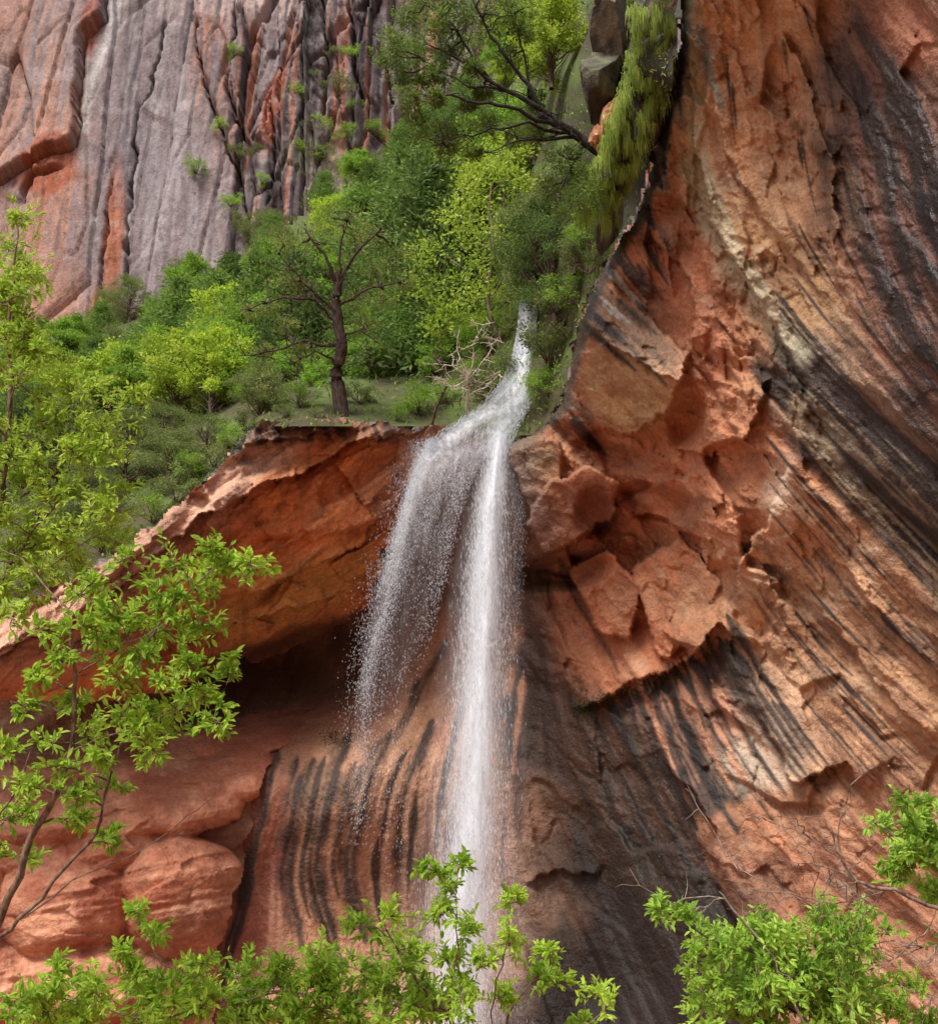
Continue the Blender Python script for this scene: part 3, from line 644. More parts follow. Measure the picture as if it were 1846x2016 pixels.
L_=[('c1',850,800,46,560,.95),('c2',775,800,50,480,1),('c1',570,790,50,330,1.1),('c2',490,780,55,310,1.2),('c2',410,760,60,250,1.2),('c2',340,760,62,230,1.3),('c2',700,650,66,320,1.2),('c2',800,570,68,330,1.1),('c1',900,520,64,330,1.2),('c2',1000,430,58,270,1.3),
('c2',270,760,64,150,1.4),('c2',180,780,64,130,1.5),('c2',620,640,70,190,1.5),('b2',560,620,76,150,1.5),('c1',450,640,78,150,1.5),('c2',380,680,76,140,1.5),('c2',520,600,80,140,1.5),
('b1',415,830,45,200,1.2),('b1',340,840,46,200,1.2),('b2',230,850,48,170,1.4),('b2',300,800,52,150,1.4),('b2',470,810,45,130,1.3),('b2',560,780,46,110,1.2),('b1',150,880,50,180,1.4),('b2',50,930,50,220,1.3),
('b2',620,800,44,90,1.2),('b2',750,700,50,120,1.4),('b1',900,460,52,180,1.3),('b1',990,420,50,170,1.4),('b1',1085,175,44,210,1.2),('b1',1040,130,48,170,1.2),('b2',930,380,56,160,1.4),
('b2',720,520,72,110,1.5),('c1',730,440,84,130,1.4),('c2',790,380,84,150,1.4),('c2',850,330,86,150,1.3),('c2',910,260,84,140,1.3),('b2',700,360,92,70,1.5),('c2',960,330,70,180,1.3),('b2',1040,330,52,180,1.3),
('j2',1095,640,38.6,290,1.0),('j2',1130,540,36.9,240,.9),('j1',1050,560,40,200,1.1),('j1',330,990,38,150,1.4),('j1',245,960,40,160,1.4),('j1',400,930,39,120,1.4),('j1',510,835,40,130,1.3),('j1',110,960,42,200,1.2),('j2',30,1000,42,250,1.1),('j1',160,1040,37.5,130,1.5),('j1',60,1120,36,160,1.4),('j1',310,900,42,110,1.5),
('j2',590,720,56,150,1.3),('j1',690,740,54,160,1.2),('b2',640,560,74,110,1.5),('j1',760,620,64,150,1.3),('j2',920,620,50,180,1.1),('b2',880,720,46,150,1.0),('b2',700,780,46,140,1.2)]
for a in L_: place(*a)
k=0
while k<95:
    u=pr.uniform(-200,1160);v=pr.uniform(60,1000)
    if not inpoly(np.array([u]),np.array([v]),hl)[0]: continue
    d=hd(u,v)
    if d<46 or (u>930 and v>560): continue
    place(pr.choice(['c1','c2','c2','b2','b2','j1','b1','b2']),u,v,d,pr.uniform(110,190)*52/d,1.4);k+=1
k=0
while k<45:
    u=pr.uniform(200,1000);v=pr.uniform(560,835)
    if not inpoly(np.array([u]),np.array([v]),hl)[0] or hd(u,v)>60: continue
    place(pr.choice(['s1','s1','s3','s2']),u,v,hd(u,v)-.3,pr.uniform(30,70),1.3);k+=1
for u,v,h in [(300,1030,60),(350,990,60),(420,920,60),(450,885,50),(240,1070,50),(200,1090,60),(150,1130,60),(380,950,60),(480,850,40),(40,1180,70),(100,1160,60),(780,828,30),(560,822,30),(620,820,25),(1080,720,90),(1110,640,80),(1075,780,60),(1135,600,80),(1160,540,70),(1100,700,60),(1165,480,60),(1180,420,60),(1150,470,60)]:
    place(pr.choice(['s1','s2','s3'])if u<1000 else pr.choice(['s3','s1']),u,v,hd(u,v)-.25-(1. if u>1140 else 0),h,1.2)
for u,v in [(455,395),(470,300),(500,290),(515,350),(600,300),(590,190),(640,300),(690,100),(665,180),(700,340),(720,105),(460,100),(210,595),(232,578),(700,200),(620,250),(560,440),(385,330),(430,240),(480,440),(650,100),(620,150),(580,340),(520,480),(740,250),(680,260),(450,560),(180,690),(230,660)]:
    place(pr.choice(['s1','s3']),u,v+12,float(ydepth(v,115.5)),pr.uniform(18,42),1.4)
print('trees',time.time()-T0)
def wp(l): return [P(*q) for q in l]
g=np.random.default_rng(77)
def special(name,trunk,tr,limbs,clumps,leafargs,bark,label,catn,n=160,extra_tw=0,side=6,twl=.9,wob=.07):
    base=P(*trunk[0]);tk=polyline(wp(trunk),7,.05,g);ps=[(tk,np.linspace(tr[0],tr[1],len(tk)))]
    allp=[tk]
    for l in limbs:
        c=polyline(wp(l[0]),6,wob,g);ps.append((c,np.linspace(l[1],l[1]*.25,len(c))));allp.append(c)
    A=np.concatenate(allp)
    cs=[];rs=[]
    for u,v,d,r in clumps:
        c=P(u,v,d);cs.append(c);rs.append(r*d/F)
        q=A[np.argmin(((A-c)**2).sum(1)+ (A[:,2]>c[2])*.3)];ps.append((curve(q,c,6,.12,.05,g),np.linspace(tr[1]*.4,.006,6)))
    for k in range(extra_tw):
        q=A[g.integers(len(tk)//2,len(A))];e=q+unit(g.normal(size=3)+np.array([0,-.2,.15]))*g.uniform(.3,twl)
        c=curve(q,e,6,.12,0,g);ps.append((c,np.linspace(.018,.005,6)))
        for _ in range(2): ps.append((curve(c[3],c[3]+unit(g.normal(size=3))*.35,4,.12,0,g),np.linspace(.010,.004,4)))
    cr=clump_leaves(cs,rs,n,*leafargs,g=g) if clumps else None
    return tree_obj(name,base,ps,cr,bark,M_leaf,label,catn,sides=side)
cl=[(640,480,39.3,38),(590,490,39.2,30),(700,490,39.3,38),(740,530,39.2,34),(690,445,39.3,32),(640,435,39.3,28),(560,560,38.9,26),(600,575,39.,30),(530,600,38.7,24),(700,590,39.2,28),(755,600,39.,26),(560,640,38.7,22),(720,640,39.1,24),(590,695,38.6,22),(520,690,38.5,16),(775,500,39.2,28),(500,615,38.6,18),(800,560,39,22),(730,460,39.3,30),(560,480,39,24)]
special('juniper_tree',[(676,824,38.8),(662,740,38.8),(672,670,38.8),(660,600,38.8),(668,540,38.8)],(.30,.15),
 [([(665,560,38.8),(640,500,38.5),(600,450,38.5)],.085),([(668,560,38.8),(700,500,38.6),(750,450,38.8)],.085),([(664,640,38.8),(620,590,38.3),(560,585,38.),(490,610,38.)],.07),([(664,680,38.8),(600,670,38.2),(540,690,38.),(470,700,38.)],.065),([(668,600,38.8),(720,570,38.6),(800,550,38.8)],.07),([(666,720,38.8),(620,690,38.2),(570,720,38.)],.045),([(668,660,38.8),(710,650,38.6),(750,680,38.6)],.045),([(665,620,38.8),(600,560,38.3),(550,500,38.2)],.06),([(668,560,38.8),(670,490,38.7),(690,420,38.8)],.065)],
 cl,(.13,.34,(96,112,58),(160,172,92)),bark_mat('bark_juniper',(40,30,27),(84,66,56)),'old gnarled juniper with thick dark trunk on the ledge rim','tree',n=330,extra_tw=130,wob=.06,twl=1.3)
cl=[(u+g.normal()*8,v+g.normal()*8,43.+g.normal()*.7,r_) for u,v,r_ in [(960,330,40),(1000,360,45),(930,380,40),(1040,340,40),(900,430,40),(960,430,50),(1020,430,45),(870,500,45),(930,490,45),(1000,500,50),(1050,500,35),(850,570,45),(910,560,45),(970,560,40),(1030,570,40),(860,630,30),(1060,610,30),(1000,620,35),(900,610,40),(940,650,30),(1010,300,30),(1060,420,30)]]
special('boxelder_tree',[(985,690,43),(962,600,43.),(970,480,43.),(965,380,43.)],(.11,.05),
 [([(962,600,43.),(1010,500,42.5),(1030,430,43)],.04),([(965,560,43.),(900,520,42.5),(870,500,43)],.04),([(980,660,43),(1060,600,42.5)],.03)],cl,(.17,.55,(136,170,50),(214,232,98)),M_barkg,'bright yellow-green boxelder with pale slender trunk beside the cascade','tree',n=330)
cl=[(u+g.normal()*6,v+g.normal()*6,30.6+g.normal()*.5,r_) for u,v,r_ in [(780,150,28),(810,110,28),(800,200,24),(840,70,30),(850,140,25),(870,30,32),(900,80,30),(930,20,30),(960,60,30),(900,5,30),(820,240,24),(860,270,26),(900,260,22),(880,290,20),(860,200,18),(930,290,18),(960,250,22),(1010,260,20),(990,20,28),(1020,60,24),(1000,120,20),(760,110,20),(1060,280,22),(940,130,18),(1100,310,26),(1130,340,30),(1090,360,28),(1120,400,30),(800,40,24),(960,180,14),(830,170,20),(1060,200,14),(780,80,26),(840,10,26),(1030,10,26),(880,120,20),(920,210,16),(1150,380,28)]]
special('juniper_tree',[(1185,300,31),(1140,270,31),(1100,245,30.6),(1060,225,30.4)],(.17,.09),
 [([(1100,245,30.6),(1000,180,30.2),(930,130,30.),(880,105,30.)],.085),([(1080,235,30.6),(1010,130,30.4),(960,60,30.2),(930,0,30.2)],.075),([(1100,250,30.6),(1000,210,29.9),(900,190,29.7),(820,185,29.7)],.07),([(1120,260,31),(1040,240,30.),(950,260,29.8),(870,280,29.8)],.055),([(1040,190,30.6),(1030,100,30.6),(1010,30,30.6)],.05),([(1130,270,31),(1040,275,30.),(960,300,29.8)],.05),([(960,150,30.3),(900,60,30.2),(870,20,30.2)],.045),([(1000,180,30.3),(920,170,29.9),(850,130,29.9)],.045),([(1150,280,31),(1120,340,30.6),(1090,400,30.5)],.05)],
 cl,(.12,.36,(84,110,50),(148,172,84)),bark_mat('bark_black',(26,22,22),(54,46,42)),'dark-limbed juniper leaning out from the cliff rim','tree',n=560,extra_tw=120)
special('dead_shrub',[(922,825,39.2),(920,770,38.9),(925,740,38.8)],(.07,.045),
 [([(925,745,38.8),(890,720,38.5),(855,715,38.5)],.03),([(925,745,38.8),(960,700,38.5),(975,670,38.5)],.03),([(922,760,38.8),(900,690,38.5),(905,640,38.5)],.03),([(921,770,38.8),(880,760,38.5),(860,740,38.5)],.024),([(925,740,38.8),(930,680,38.5),(950,640,38.5)],.026),([(923,780,38.8),(960,760,38.5),(985,730,38.5)],.022)],[],None,bark_mat('bark_pale',(170,156,140),(225,214,200)),'bare bleached dead shrub on the rim','shrub',extra_tw=80,twl=.6)
special('dead_shrub',[(850,838,39.2),(860,800,39.),(880,760,38.9)],(.06,.04),
 [([(880,760,38.9),(860,700,38.8),(870,660,38.8)],.022),([(870,790,39),(905,790,38.8),(940,740,38.8)],.02)],[],None,M_bark,'dark bare leaning snag on the rim','shrub',extra_tw=25,twl=.6)

# undergrowth
N=34000
uu=rng.uniform(-200,1330,N);vv=rng.uniform(-100,1260,N);m=inpoly(uu,vv,hl);uu=uu[m];vv=vv[m];dd=hillD(uu,vv)-rng.random(len(uu))**2*.5
pos=P(uu,vv,dd);N=len(pos);t=rng.random(N)[:,None]
v,f,c=leafgeo(pos,rng.normal(size=(N,3))+np.array([0,0,1.2]),rng.normal(size=(N,3)),rng.uniform(.12,.38,N)*dd/50,rng.uniform(.04,.12,N)*dd/50,lin((80,106,46))*(1-t)+lin((158,180,86))*t)
tag(make_mesh('undergrowth',v,f,M_leaf,c,smooth=False),'green grass and low herbs covering the slope','undergrowth','stuff')
# hanging grass
rim=np.array([(1290,-120,27.8),(1286,0,28.2),(1294,80,28.6),(1280,170,29.4),(1250,240,30.1),(1222,310,30.7),(1200,370,31.4),(1185,430,32)],float)
K=36000;s=rng.random(K)*(len(rim)-1);i=s.astype(int);fr=(s-i)[:,None];q=rim[i]*(1-fr)+rim[i+1]*fr
q[:,0]+=np.clip(rng.normal(size=K),-2.2,1.4)*24;q[:,1]+=rng.uniform(-25,25,K)
tuft=vn(q[:,0]/9,q[:,1]/14,401)*.55+vn(q[:,0]/26,q[:,1]/38,402)*.45;kp=tuft>.52;q=q[kp];K=len(q)
big=vn(q[:,1]/40,q[:,0]/200,405)
p0=P(q[:,0],q[:,1],q[:,2]-rng.random(K)*.8+.3*vn(q[:,0]/9,q[:,1]/14,409));ln=rng.uniform(.14,.55,K)*(.4+big);sd=rng.normal(size=(K,3))*np.array([.10,.18,.07])+np.array([-.06,-.14,.0])
vv_=[]
for t_,w_ in((0,1),(.33,.9),(.66,.65),(1,.1)):
    c0=p0+sd*ln[:,None]*2*math.sqrt(t_)*.9+np.array([0,0,-1.])*(ln*(t_**1.5))[:,None]+np.array([0,0,.14])*(4*t_*(1-t_))
    for sg in(-1,1): vv_.append(c0+np.array([1.,.3,0])*sg*w_*.009)
vv_=np.stack(vv_,1).reshape(-1,3);bi=np.arange(K)[:,None,None]*8
ff=(bi+np.array([(0,1,3,2),(2,3,5,4),(4,5,7,6)])[None]).reshape(-1,4)
t=rng.random(K)[:,None]*.45+.55*vn(q[:,0]/10,q[:,1]/10,403)[:,None];c=np.repeat(lin((84,116,44))*(1-t)+lin((196,212,112))*t,8,0)
tag(make_mesh('hanging_grass',vv_,ff,M_leaf,c,smooth=False),'long bright grass draping over the cliff rim','grass','stuff')
K=900
s=rng.random(K);uu=1130+s*210+rng.normal(size=K)*6;vv=1398-s*75+rng.normal(size=K)*8
ex=260;uu=np.r_[uu,1140+rng.normal(size=ex)*12];vv=np.r_[vv,1400+rng.normal(size=ex)*18]
uu=np.r_[uu,655+rng.normal(size=ex)*12];vv=np.r_[vv,1450+rng.normal(size=ex)*10]
uu=np.r_[uu,rng.uniform(1060,1350,700)];vv=np.r_[vv,rng.uniform(1450,1750,700)];K=len(uu)
dd=np.array([wall_d(a,b_) for a,b_ in zip(uu,vv)])-rng.random(K)*.2-.03
t=rng.random(K)[:,None]
v,f,c=leafgeo(P(uu,vv,dd),rng.normal(size=(K,3))+np.array([0,-.6,-.5]),rng.normal(size=(K,3)),rng.uniform(.04,.11,K),rng.uniform(.02,.05,K),lin((34,40,24))*(1-t)+lin((84,100,44))*t)
tag(make_mesh('moss',v,f,M_leaf,c,smooth=False),'dark moss and ferns along a seep in the rock','moss','stuff')

# ================= FOREGROUND TREES
def near_tree(name,stems,clumps,leaf,c1,c2,label,tw=7,nl=9,bark=M_twig,catn='tree',bare=0,seed=1,dj=.35,upb=.35,asp=.42):
    g=np.random.default_rng(seed);ps=[];A=[];R_=[]
    base=P(*stems[0][0][0])
    for pts,r0,r1 in stems:
        c=polyline(wp(pts),7,.05,g);rr=np.linspace(r0,r1,len(c));ps.append((c,rr));A.append(c);R_.append(rr)
    A=np.concatenate(A);R_=np.concatenate(R_)
    LP=[];LD=[];LN=[];LS=[];LC=[]
    for u,v,d,r in clumps:
        d=d+g.normal()*dj;c=P(u,v,d);rw=r*d/F
        dist=((A-c)**2).sum(1)+(A[:,2]>c[2])*.1;k=np.argmin(dist)
        cu=curve(A[k],c,7,.10,.06,g);ps.append((cu,np.linspace(min(R_[k]*.6,.012),.0035,7)))
        tone_=g.random()
        for j in range(tw):
            st=cu[g.integers(3,7)];dv=unit(g.normal(size=3)*np.array([1,1,.8])+np.array([0,0,upb])+unit(c-A[k])*.5)
            L=rw*g.uniform(.5,1.4);en=st+dv*L;tc_=curve(st,en,6,.1,-.08,g);ps.append((tc_,np.linspace(.003,.0012,6)))
            n=nl;tt=g.uniform(.2,1.05,n);ii=np.clip((tt*5),0,4.99);i0=ii.astype(int);fr=(ii-i0)[:,None]
            pp=tc_[i0]*(1-fr)+tc_[i0+1]*fr
            ax=unit(g.normal(size=3));per=unit(np.cross(dv,ax))
            sgn=np.where(np.arange(n)%2==0,1,-1)[:,None]
            dd_=dv*.7+per*sgn*.9+g.normal(size=(n,3))*.35+np.array([0,0,-.05])
            LP.append(pp);LD.append(dd_);LN.append(g.normal(size=(n,3))*.6+np.array([0,-.5,1.]));LS.append(leaf*g.uniform(.5,1.25,n))
            t=np.clip(tone_*.4+g.random(n)*.6,0,1)[:,None];LC.append(lin(c1)*(1-t)+lin(c2)*t)
    for k in range(bare):
        q=A[g.integers(len(A)//4,len(A))];e=q+unit(g.normal(size=3)+np.array([-.9,0,.1]))*g.uniform(.25,.8)
        c=curve(q,e,8,.14,0,g);ps.append((c,np.linspace(.006,.002,8)))
        for _ in range(3):
            q2=c[g.integers(2,7)];ps.append((curve(q2,q2+unit(g.normal(size=3)+np.array([-.7,0,.1]))*g.uniform(.1,.35),5,.15,0,g),np.linspace(.0032,.0015,5)))
    cr=None
    if LP:
        LS=np.concatenate(LS);cr=(np.concatenate(LP),np.concatenate(LD),np.concatenate(LN),LS,LS*asp,np.concatenate(LC))
    return tree_obj(name,base,ps,cr,bark,M_leafn,label,catn,near=True,sides=5)
c1,c2=(116,164,42),(206,230,90)
def ash(clumps,stems,leaf,lab,seed,tw=8,nl=10,name='ash_tree',cc=None,asp=.42):
    a,b=cc or (c1,c2);return near_tree(name,stems,clumps,leaf,a,b,lab,tw=tw,nl=nl,seed=seed,asp=asp)
ash([(u,v,7.2,r_) for u,v,r_ in [(500,1120,45),(450,1105,35),(415,1075,32),(340,1110,55),(290,1150,45),(395,1160,50),(250,1230,45),(320,1200,45),(360,1270,55),(425,1235,26),(280,1290,45),(225,1330,45),(330,1340,50),(400,1365,42),(430,1420,36),(380,1440,40),(310,1420,50),(240,1400,45),(180,1440,45),(140,1385,28),(300,1485,36),(40,1550,36),(20,1610,36),(95,1510,36),(215,1650,28),(60,1690,34),(255,1560,28),(180,1170,40),(200,1260,36),(160,1230,30),(80,1240,36),(20,1230,30),(450,1300,20),(160,1620,26),(250,1100,30),(30,1480,30),(120,1560,25),(345,1180,36),(300,1250,40),(370,1310,40),(270,1440,40),(350,1390,40),(420,1130,36),(210,1190,34),(120,1300,30),(60,1330,26),(200,1490,30),(20,1380,26),(520,1110,26),(60,1600,30)]],
 [([(-120,2250,7.4),(-40,1900,7.4),(60,1650,7.3),(140,1480,7.2),(150,1330,7.2),(135,1200,7.2)],.035,.008),
 ([(-60,1900,7.4),(60,1790,7.2),(190,1640,7.1),(235,1480,7.1),(260,1330,7.1),(330,1200,7.1),(420,1120,7.1)],.016,.004),
 ([(140,1480,7.2),(240,1440,7.),(340,1400,7.),(430,1370,7.)],.007,.003),([(150,1330,7.2),(240,1270,7.),(340,1220,7)],.006,.003),([(40,1810,7.3),(170,1720,7.2),(330,1640,7.1),(440,1550,7.1)],.007,.002),
 ([(-60,1700,7.6),(30,1560,7.5),(60,1480,7.5)],.01,.004),([(135,1200,7.2),(60,1120,7.4),(0,1080,7.6)],.007,.003)],.066,'slender ash tree with fresh green leaves before the alcove',3,tw=14,nl=11)
r2=random.Random(8)
cl=[(u,v,12+r2.uniform(-.5,.6),r_) for u,v,r_ in [(40,430,36),(15,500,45),(50,580,45),(20,660,45),(40,740,50),(110,820,50),(50,860,60),(190,760,50),(240,830,50),(150,900,60),(50,950,60),(200,1010,45),(100,1040,60),(30,1100,60),(140,1100,50),(220,900,45),(-60,600,70),(-60,900,80),(0,1160,50),(180,1150,40),(70,690,30),(270,780,30),(90,980,50),(230,1070,40)]]
cl+=[(r2.uniform(-40,250),r2.uniform(760,1180),12+r2.uniform(-.8,.8),r2.uniform(30,50)) for k in range(38)]+[(r2.uniform(-30,80),r2.uniform(460,780),12.2,38) for k in range(18)]
ash(cl,
 [([(-160,2050,12.5),(-120,1500,12.3),(-60,1200,12.2),(0,1000,12.1),(20,800,12),(20,600,12),(35,440,12)],.07,.008),([(-60,1200,12.2),(60,1050,12),(150,950,12),(215,870,12)],.02,.005),([(0,1000,12.1),(110,930,12),(130,820,12),(190,760,12)],.015,.004),([(-30,1100,12.1),(90,1120,12),(220,1040,12)],.013,.004)],.08,'tall ash tree with yellow-green spring leaves',5,tw=14,nl=13,cc=((134,172,50),(212,232,98)))
cl=[(u,v,8.,r_) for u,v,r_ in [(60,1965,34),(110,1900,30),(190,1945,34),(270,1795,28),(295,1845,28),(240,1880,30),(325,1930,32),(400,1895,28),(385,1985,34),(480,1960,40),(540,1905,34),(560,1980,40),(620,1870,38),(650,1940,42),(700,1830,38),(720,1890,42),(765,1805,34),(800,1860,38),(835,1720,26),(880,1750,26),(905,1700,24),(870,1800,30),(930,1830,30),(1010,1770,28),(1000,1850,30),(950,1900,30),(880,1890,36),(1080,1870,26),(1060,1925,30),(1110,1935,28),(820,1940,40),(700,1985,40),(1190,1990,28),(1150,2005,26),(990,1965,26),(770,2010,40),(620,2020,40),(470,2030,40),(300,2020,40),(150,2020,40),(910,1960,24),(20,2010,36)]]
cl+=[(u+r2.uniform(-35,35),v+r2.uniform(-10,50),d+.3,r_) for u,v,d,r_ in cl if v>1850 and u<900]
cl+=[(r2.uniform(430,900),r2.uniform(1900,2040),8.3,42) for k in range(22)]+[(r2.uniform(0,430),r2.uniform(1940,2040),8.3,38) for k in range(14)]
ash(cl,
 [([(980,2500,8.3),(960,2150,8.2),(880,1990,8.1),(820,1930,8.),(760,1830,8.)],.03,.007),([(960,2100,8.2),(1010,1980,8.),(1070,1900,8.)],.012,.004),([(880,1990,8.1),(700,1975,8.),(560,1950,8),(420,1950,8.)],.012,.004),([(880,1990,8.1),(900,1850,8.),(900,1720,8.)],.009,.003),([(420,1950,8),(320,1900,8),(270,1810,8)],.006,.003),([(560,1950,8.),(300,2010,8),(90,1960,8)],.008,.003),([(960,2150,8.2),(1100,2060,8),(1190,1990,8)],.008,.003),([(960,2100,8.2),(990,1900,8),(1005,1790,8)],.007,.003)],.066,'low leafy ash tree with bright green foliage below the falls',7,tw=15,nl=12)
cl=[(u,v,9.,r_) for u,v,r_ in [(1300,1795,24),(1350,1805,28),(1400,1850,34),(1450,1835,32),(1500,1810,34),(1560,1835,36),(1620,1800,36),(1645,1860,36),(1560,1900,40),(1480,1900,40),(1400,1915,34),(1355,1925,26),(1440,1965,40),(1520,1975,40),(1600,1945,40),(1680,1920,36),(1700,1990,40),(1620,2005,40),(1765,1985,36),(1810,1950,30),(1825,2005,36),(1845,1590,28),(1815,1640,30),(1725,1615,26),(1760,1690,30),(1835,1700,30),(1825,1750,24),(1755,1735,24),(1700,1800,26),(1400,2010,30),(1870,1850,40),(1880,1650,40)]]
cl+=[(r2.uniform(1380,1740),r2.uniform(1830,2040),9.+r2.uniform(-.3,.5),42) for k in range(52)]+[(r2.uniform(1740,1860),r2.uniform(1560,1760),9.,30) for k in range(9)]
ash(cl,
 [([(1620,2600,9.3),(1610,2200,9.2),(1580,2000,9.1),(1500,1880,9.),(1400,1850,9),(1310,1800,9)],.03,.005),([(1600,2100,9.1),(1680,1950,9),(1640,1820,9)],.012,.004),([(1610,2200,9.2),(1800,2050,9),(1900,1850,9),(1850,1700,9),(1780,1660,9),(1720,1620,9)],.014,.004)],.066,'dense leafy bush with small green leaves beside the cliff',9,tw=18,nl=13,cc=((118,164,56),(198,226,96)),name='leafy_bush',asp=.46)
near_tree('dead_branch',[([(1990,1900,8.6),(1860,1795,8.6),(1760,1750,8.6),(1685,1735,8.6),(1655,1690,8.6),(1648,1645,8.6)],.02,.008),([(1685,1735,8.6),(1600,1700,8.6),(1500,1690,8.6)],.006,.0025),([(1760,1750,8.6),(1640,1780,8.5),(1560,1760,8.5),(1450,1710,8.5)],.006,.0025),([(1655,1690,8.6),(1580,1640,8.6),(1490,1610,8.6)],.005,.002),([(1990,1990,8.6),(1850,1860,8.5),(1780,1870,8.5)],.008,.003)],[],.05,c1,c2,'bare brown dead branch with a spray of fine twigs',bark=bark_mat('bark_deadwood',(70,52,46),(156,132,118),20),catn='branch',bare=36,seed=12)
near_tree('dead_branch',[([(1640,2150,8.8),(1520,1880,8.8),(1450,1800,8.8),(1415,1755,8.8)],.014,.006)],[],.05,c1,c2,'pale bare stick poking out of the bush',bark=M_barkg,catn='branch',bare=3,seed=13)

# ================= WATERFALL
wf=bpy.data.objects.new('waterfall',None);COLL.objects.link(wf);wf.location=P(960,880,38.2)
tag(wf,'white waterfall pouring over the sandstone lip in two streams','waterfall','structure')
WL=np.array(wf.location)
OCT=np.array([(0,0,1),(1,0,0),(0,1,0),(-1,0,0),(0,-1,0),(0,0,-1)],float);OF=np.array([(0,1,2),(0,2,3),(0,3,4),(0,4,1),(5,2,1),(5,3,2),(5,4,3),(5,1,4)])
def drops(name,pos,dr,ln,wd):
    dr=unit(dr);s=unit(np.cross(dr,np.array([.3,1,.1])));b_=np.cross(s,dr)
    v=pos[:,None]+s[:,None]*(OCT[None,:,:1]*wd[:,None,None])+b_[:,None]*(OCT[None,:,1:2]*wd[:,None,None])+dr[:,None]*(OCT[None,:,2:]*ln[:,None,None])
    f=(np.arange(len(pos))[:,None,None]*6+OF[None]).reshape(-1,3)
    return make_mesh(name,v.reshape(-1,3),f,M_drop,None,loc=WL,parent=wf)
def path(pts):
    p=np.array(pts,float)
    def f(s):
        x=s*(len(p)-1);i=np.clip(x.astype(int),0,len(p)-2);fr=(x-i)[:,None]
        p0=p[np.maximum(i-1,0)];p1=p[i];p2=p[i+1];p3=p[np.minimum(i+2,len(p)-1)]
        return .5*((2*p1)+(-p0+p2)*fr+(2*p0-5*p1+4*p2-p3)*fr**2+(-p0+3*p1-3*p2+p3)*fr**3)
    return f
def sheet(Lp,Rp,s,q):
    a=Lp(s);b_=Rp(s);c=a+(b_-a)*q[:,None];return P(c[:,0],c[:,1],c[:,2])
cL=path([(1022,600,41.4),(1012,680,40.4),(990,745,39.6),(940,805,38.9),(870,850,38.4),(832,888,38.3)])
cR=path([(1056,600,41.4),(1056,680,40.4),(1054,745,39.4),(1045,800,38.8),(1020,850,38.2),(1000,910,37.9)])
def ribbon(name,Lp,Rp,ns,nq,af,off=0.):
    S,Q=np.meshgrid(np.linspace(0,1,ns),np.linspace(0,1,nq),indexing='ij')
    p=sheet(Lp,Rp,S.ravel(),Q.ravel());p[:,1]+=off+.12*fbm(Q.ravel()*5,S.ravel()*9,int(501+off*10),3)-.25*np.sin(Q.ravel()*PI)
    a=af(S.ravel(),Q.ravel());return make_mesh(name,p,grid_faces(ns,nq),M_veil,np.stack([a,a,a,a],-1),loc=WL,parent=wf)
edge=lambda q,w:ss(0,w,q)*ss(1,1-w,q)
# between the two streams the sheet thins out so the wet rock shows through
ribbon('cascade',cL,cR,60,24,lambda s,q:1.0*edge(q,.25)*(1-.75*np.exp(-((q-.5)/.2)**2)*ss(.45,.8,s))*ss(1,.9,s)*ss(0,.08,s))
K=10000;s=rng.random(K);q=rng.beta(1.2,1.2,K);kp=rng.random(K)<1-.8*np.exp(-((q-.5)/.2)**2)*ss(.45,.8,s);s=s[kp];q=q[kp];K=len(s)
p=sheet(cL,cR,s,q);p2=sheet(cL,cR,np.minimum(s+.03,1),q)
p[:,1]-=rng.random(K)*.3;drops('cascade_spray',p,p2-p+rng.normal(size=p.shape)*.03,rng.uniform(.03,.16,K),rng.uniform(.003,.009,K))
def dY(v,Y): return float(ydepth(v,Y))
def fall(pts): return path([(u,v,dY(v,Y)) for u,v,Y in pts])
mc=[(987,855,34.6),(972,960,34.3),(962,1060,34.1),(954,1180,34),(946,1320,34),(938,1480,34),(928,1640,34),(915,1800,34),(905,1960,34),(900,2120,34)]
hw=[20,26,32,38,44,50,57,66,72,76]
def bank(k): return fall([(a-w*k,b_,y) for (a,b_,y),w in zip(mc,hw)]),fall([(a+w*k,b_,y) for (a,b_,y),w in zip(mc,hw)])
mL,mR=bank(1.)
for k_,(o_,am,kk) in enumerate(((0.,1.05,.8),(.25,.9,.5),(-.22,.45,1.3),(.5,.28,2.2))):
    a_,b_=bank(kk);ribbon('main_stream' if k_<3 else 'mist',a_,b_,200,26,lambda s,q:am*np.sin(q*PI)**1.4*(1.15-.35*s)*ss(0,.02,s),o_)
K=30000;s=rng.random(K)**.9;q=np.clip(rng.normal(.5,.28,K),-.8,1.8)
p=sheet(mL,mR,s,q);p[:,1]+=rng.normal(size=K)*.3
drops('main_spray',p,np.array([.02,0,-1.])+rng.normal(size=p.shape)*.04,rng.uniform(.03,.18,K),rng.uniform(.0018,.005,K))
vL=fall([(835,876,34.9),(810,930,34.6),(785,1010,34.4),(760,1100,34.3),(734,1190,34.2),(711,1290,34.2),(697,1390,34.2),(692,1500,34.2),(696,1620,34.2),(700,1720,34.2)])
vR=fall([(965,885,34.7),(928,950,34.4),(900,1040,34.3),(880,1130,34.2),(855,1230,34.2),(830,1330,34.2),(812,1450,34.2),(800,1560,34.2),(795,1680,34.2),(790,1780,34.2)])
ribbon('side_stream',vL,vR,160,40,lambda s,q:(.7*np.exp(-((q-.14)/.11)**2)*np.exp(-s*3.0)+.6*np.exp(-s*12)+.14*edge(q,.25)*np.exp(-s*2.0))*ss(0,.06,q)*ss(.9,.5,s)*ss(0,.03,s))
K=64000;s=rng.random(K)**1.5;q=np.where(rng.random(K)<.5,.05+np.abs(rng.normal(0,.15,K))*np.where(rng.random(K)<.25,-1,1),rng.random(K)**1.2)
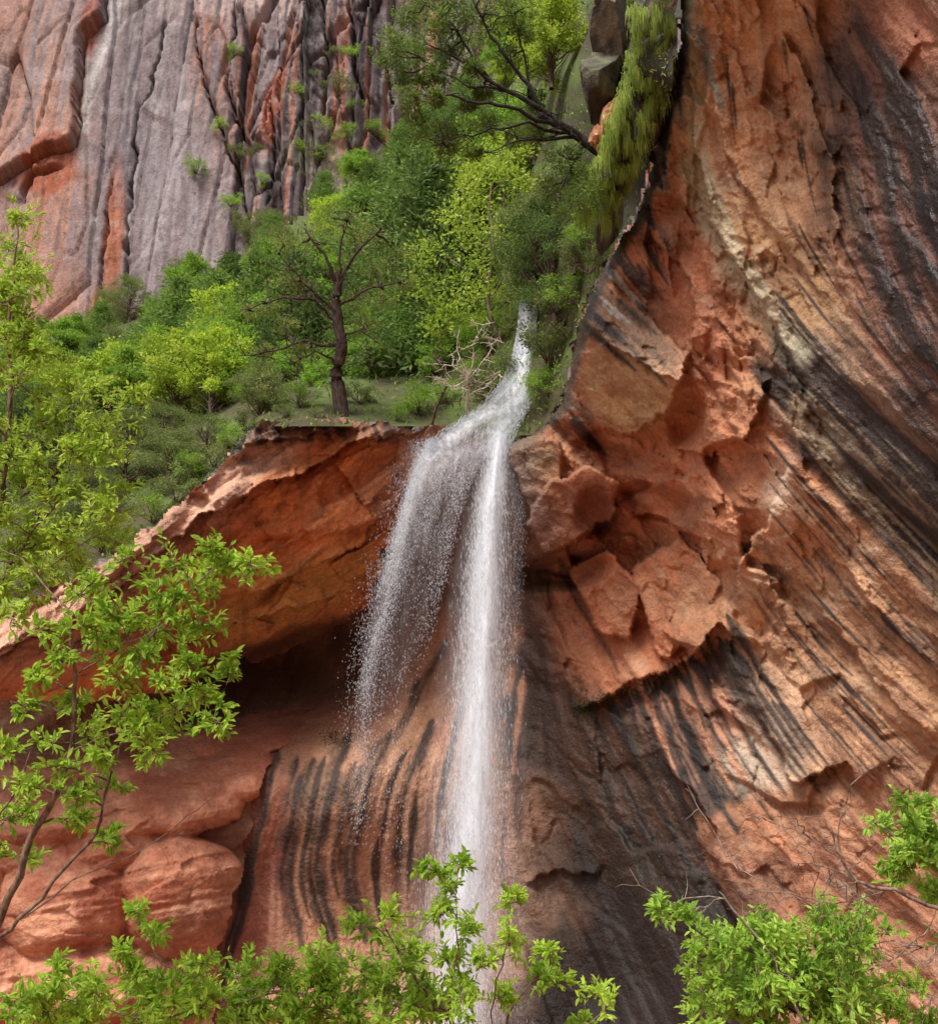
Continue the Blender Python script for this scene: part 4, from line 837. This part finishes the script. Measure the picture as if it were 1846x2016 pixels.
den=fbm(q*9+.8*fbm(s*6,q*3,703,3),s*5,701,4)
keep=(rng.random(K)<np.clip(1.1-1.15*s,0,1))&(rng.random(K)<ss(-.35,.35,den)*.9+.08);s=s[keep];q=q[keep];K=len(s)
p=sheet(vL,vR,s,q);p[:,1]+=rng.normal(size=K)*.25;p[:,0]+=rng.normal(size=K)*.06;p[:,2]+=rng.normal(size=K)*.1
drops('side_spray',p,np.array([-.1,0,-1.])+rng.normal(size=p.shape)*.18,rng.uniform(.012,.06,K),rng.uniform(.0025,.0065,K))
fL=fall([(1000,890,34.8),(1000,960,34.8),(998,1060,34.8),(995,1180,34.8),(990,1300,34.8)]);fR=fall([(1020,900,35),(1028,980,35),(1030,1070,35),(1025,1180,35),(1015,1300,35)])
K=2600;s=rng.random(K)**1.3;q=rng.random(K);p=sheet(fL,fR,s,q);p[:,0]+=rng.normal(size=K)*.1;drops('edge_spray',p,np.array([0,0,-1.])+rng.normal(size=p.shape)*.15,rng.uniform(.015,.06,K),rng.uniform(.002,.005,K))

# ================= CAMERA, LIGHT
cam=bpy.data.cameras.new('camera');co=bpy.data.objects.new('camera',cam);COLL.objects.link(co)
cam.sensor_fit='VERTICAL';cam.sensor_height=24;cam.lens=24*F/2016.;cam.clip_end=3000
co.location=(0,0,CH);co.rotation_euler=(R(90)+PT,0,0);scene.camera=co
w=bpy.data.worlds.new('World');scene.world=w;w.use_nodes=True;nt=w.node_tree
bg=nt.nodes['Background'];sk=nt.nodes.new('ShaderNodeTexSky');sk.sky_type='NISHITA';sk.sun_disc=False
el,az=R(46),R(208)
sk.sun_elevation=el;sk.sun_rotation=az;sk.dust_density=3
hs=nt.nodes.new('ShaderNodeHueSaturation');hs.inputs['Saturation'].default_value=.35
nt.links.new(sk.outputs[0],hs.inputs['Color']);nt.links.new(hs.outputs[0],bg.inputs[0]);bg.inputs[1].default_value=.15
sl=bpy.data.lights.new('sun','SUN');so=bpy.data.objects.new('sun',sl);COLL.objects.link(so)
sl.energy=4.0;sl.angle=R(20);sl.color=(1,.95,.88)
from mathutils import Vector
sd=Vector((math.sin(az)*math.cos(el),math.cos(az)*math.cos(el),math.sin(el)))
so.rotation_euler=sd.to_track_quat('Z','Y').to_euler()
scene.view_settings.view_transform='Standard';scene.view_settings.look='None';scene.view_settings.exposure=0
print('done',time.time()-T0)
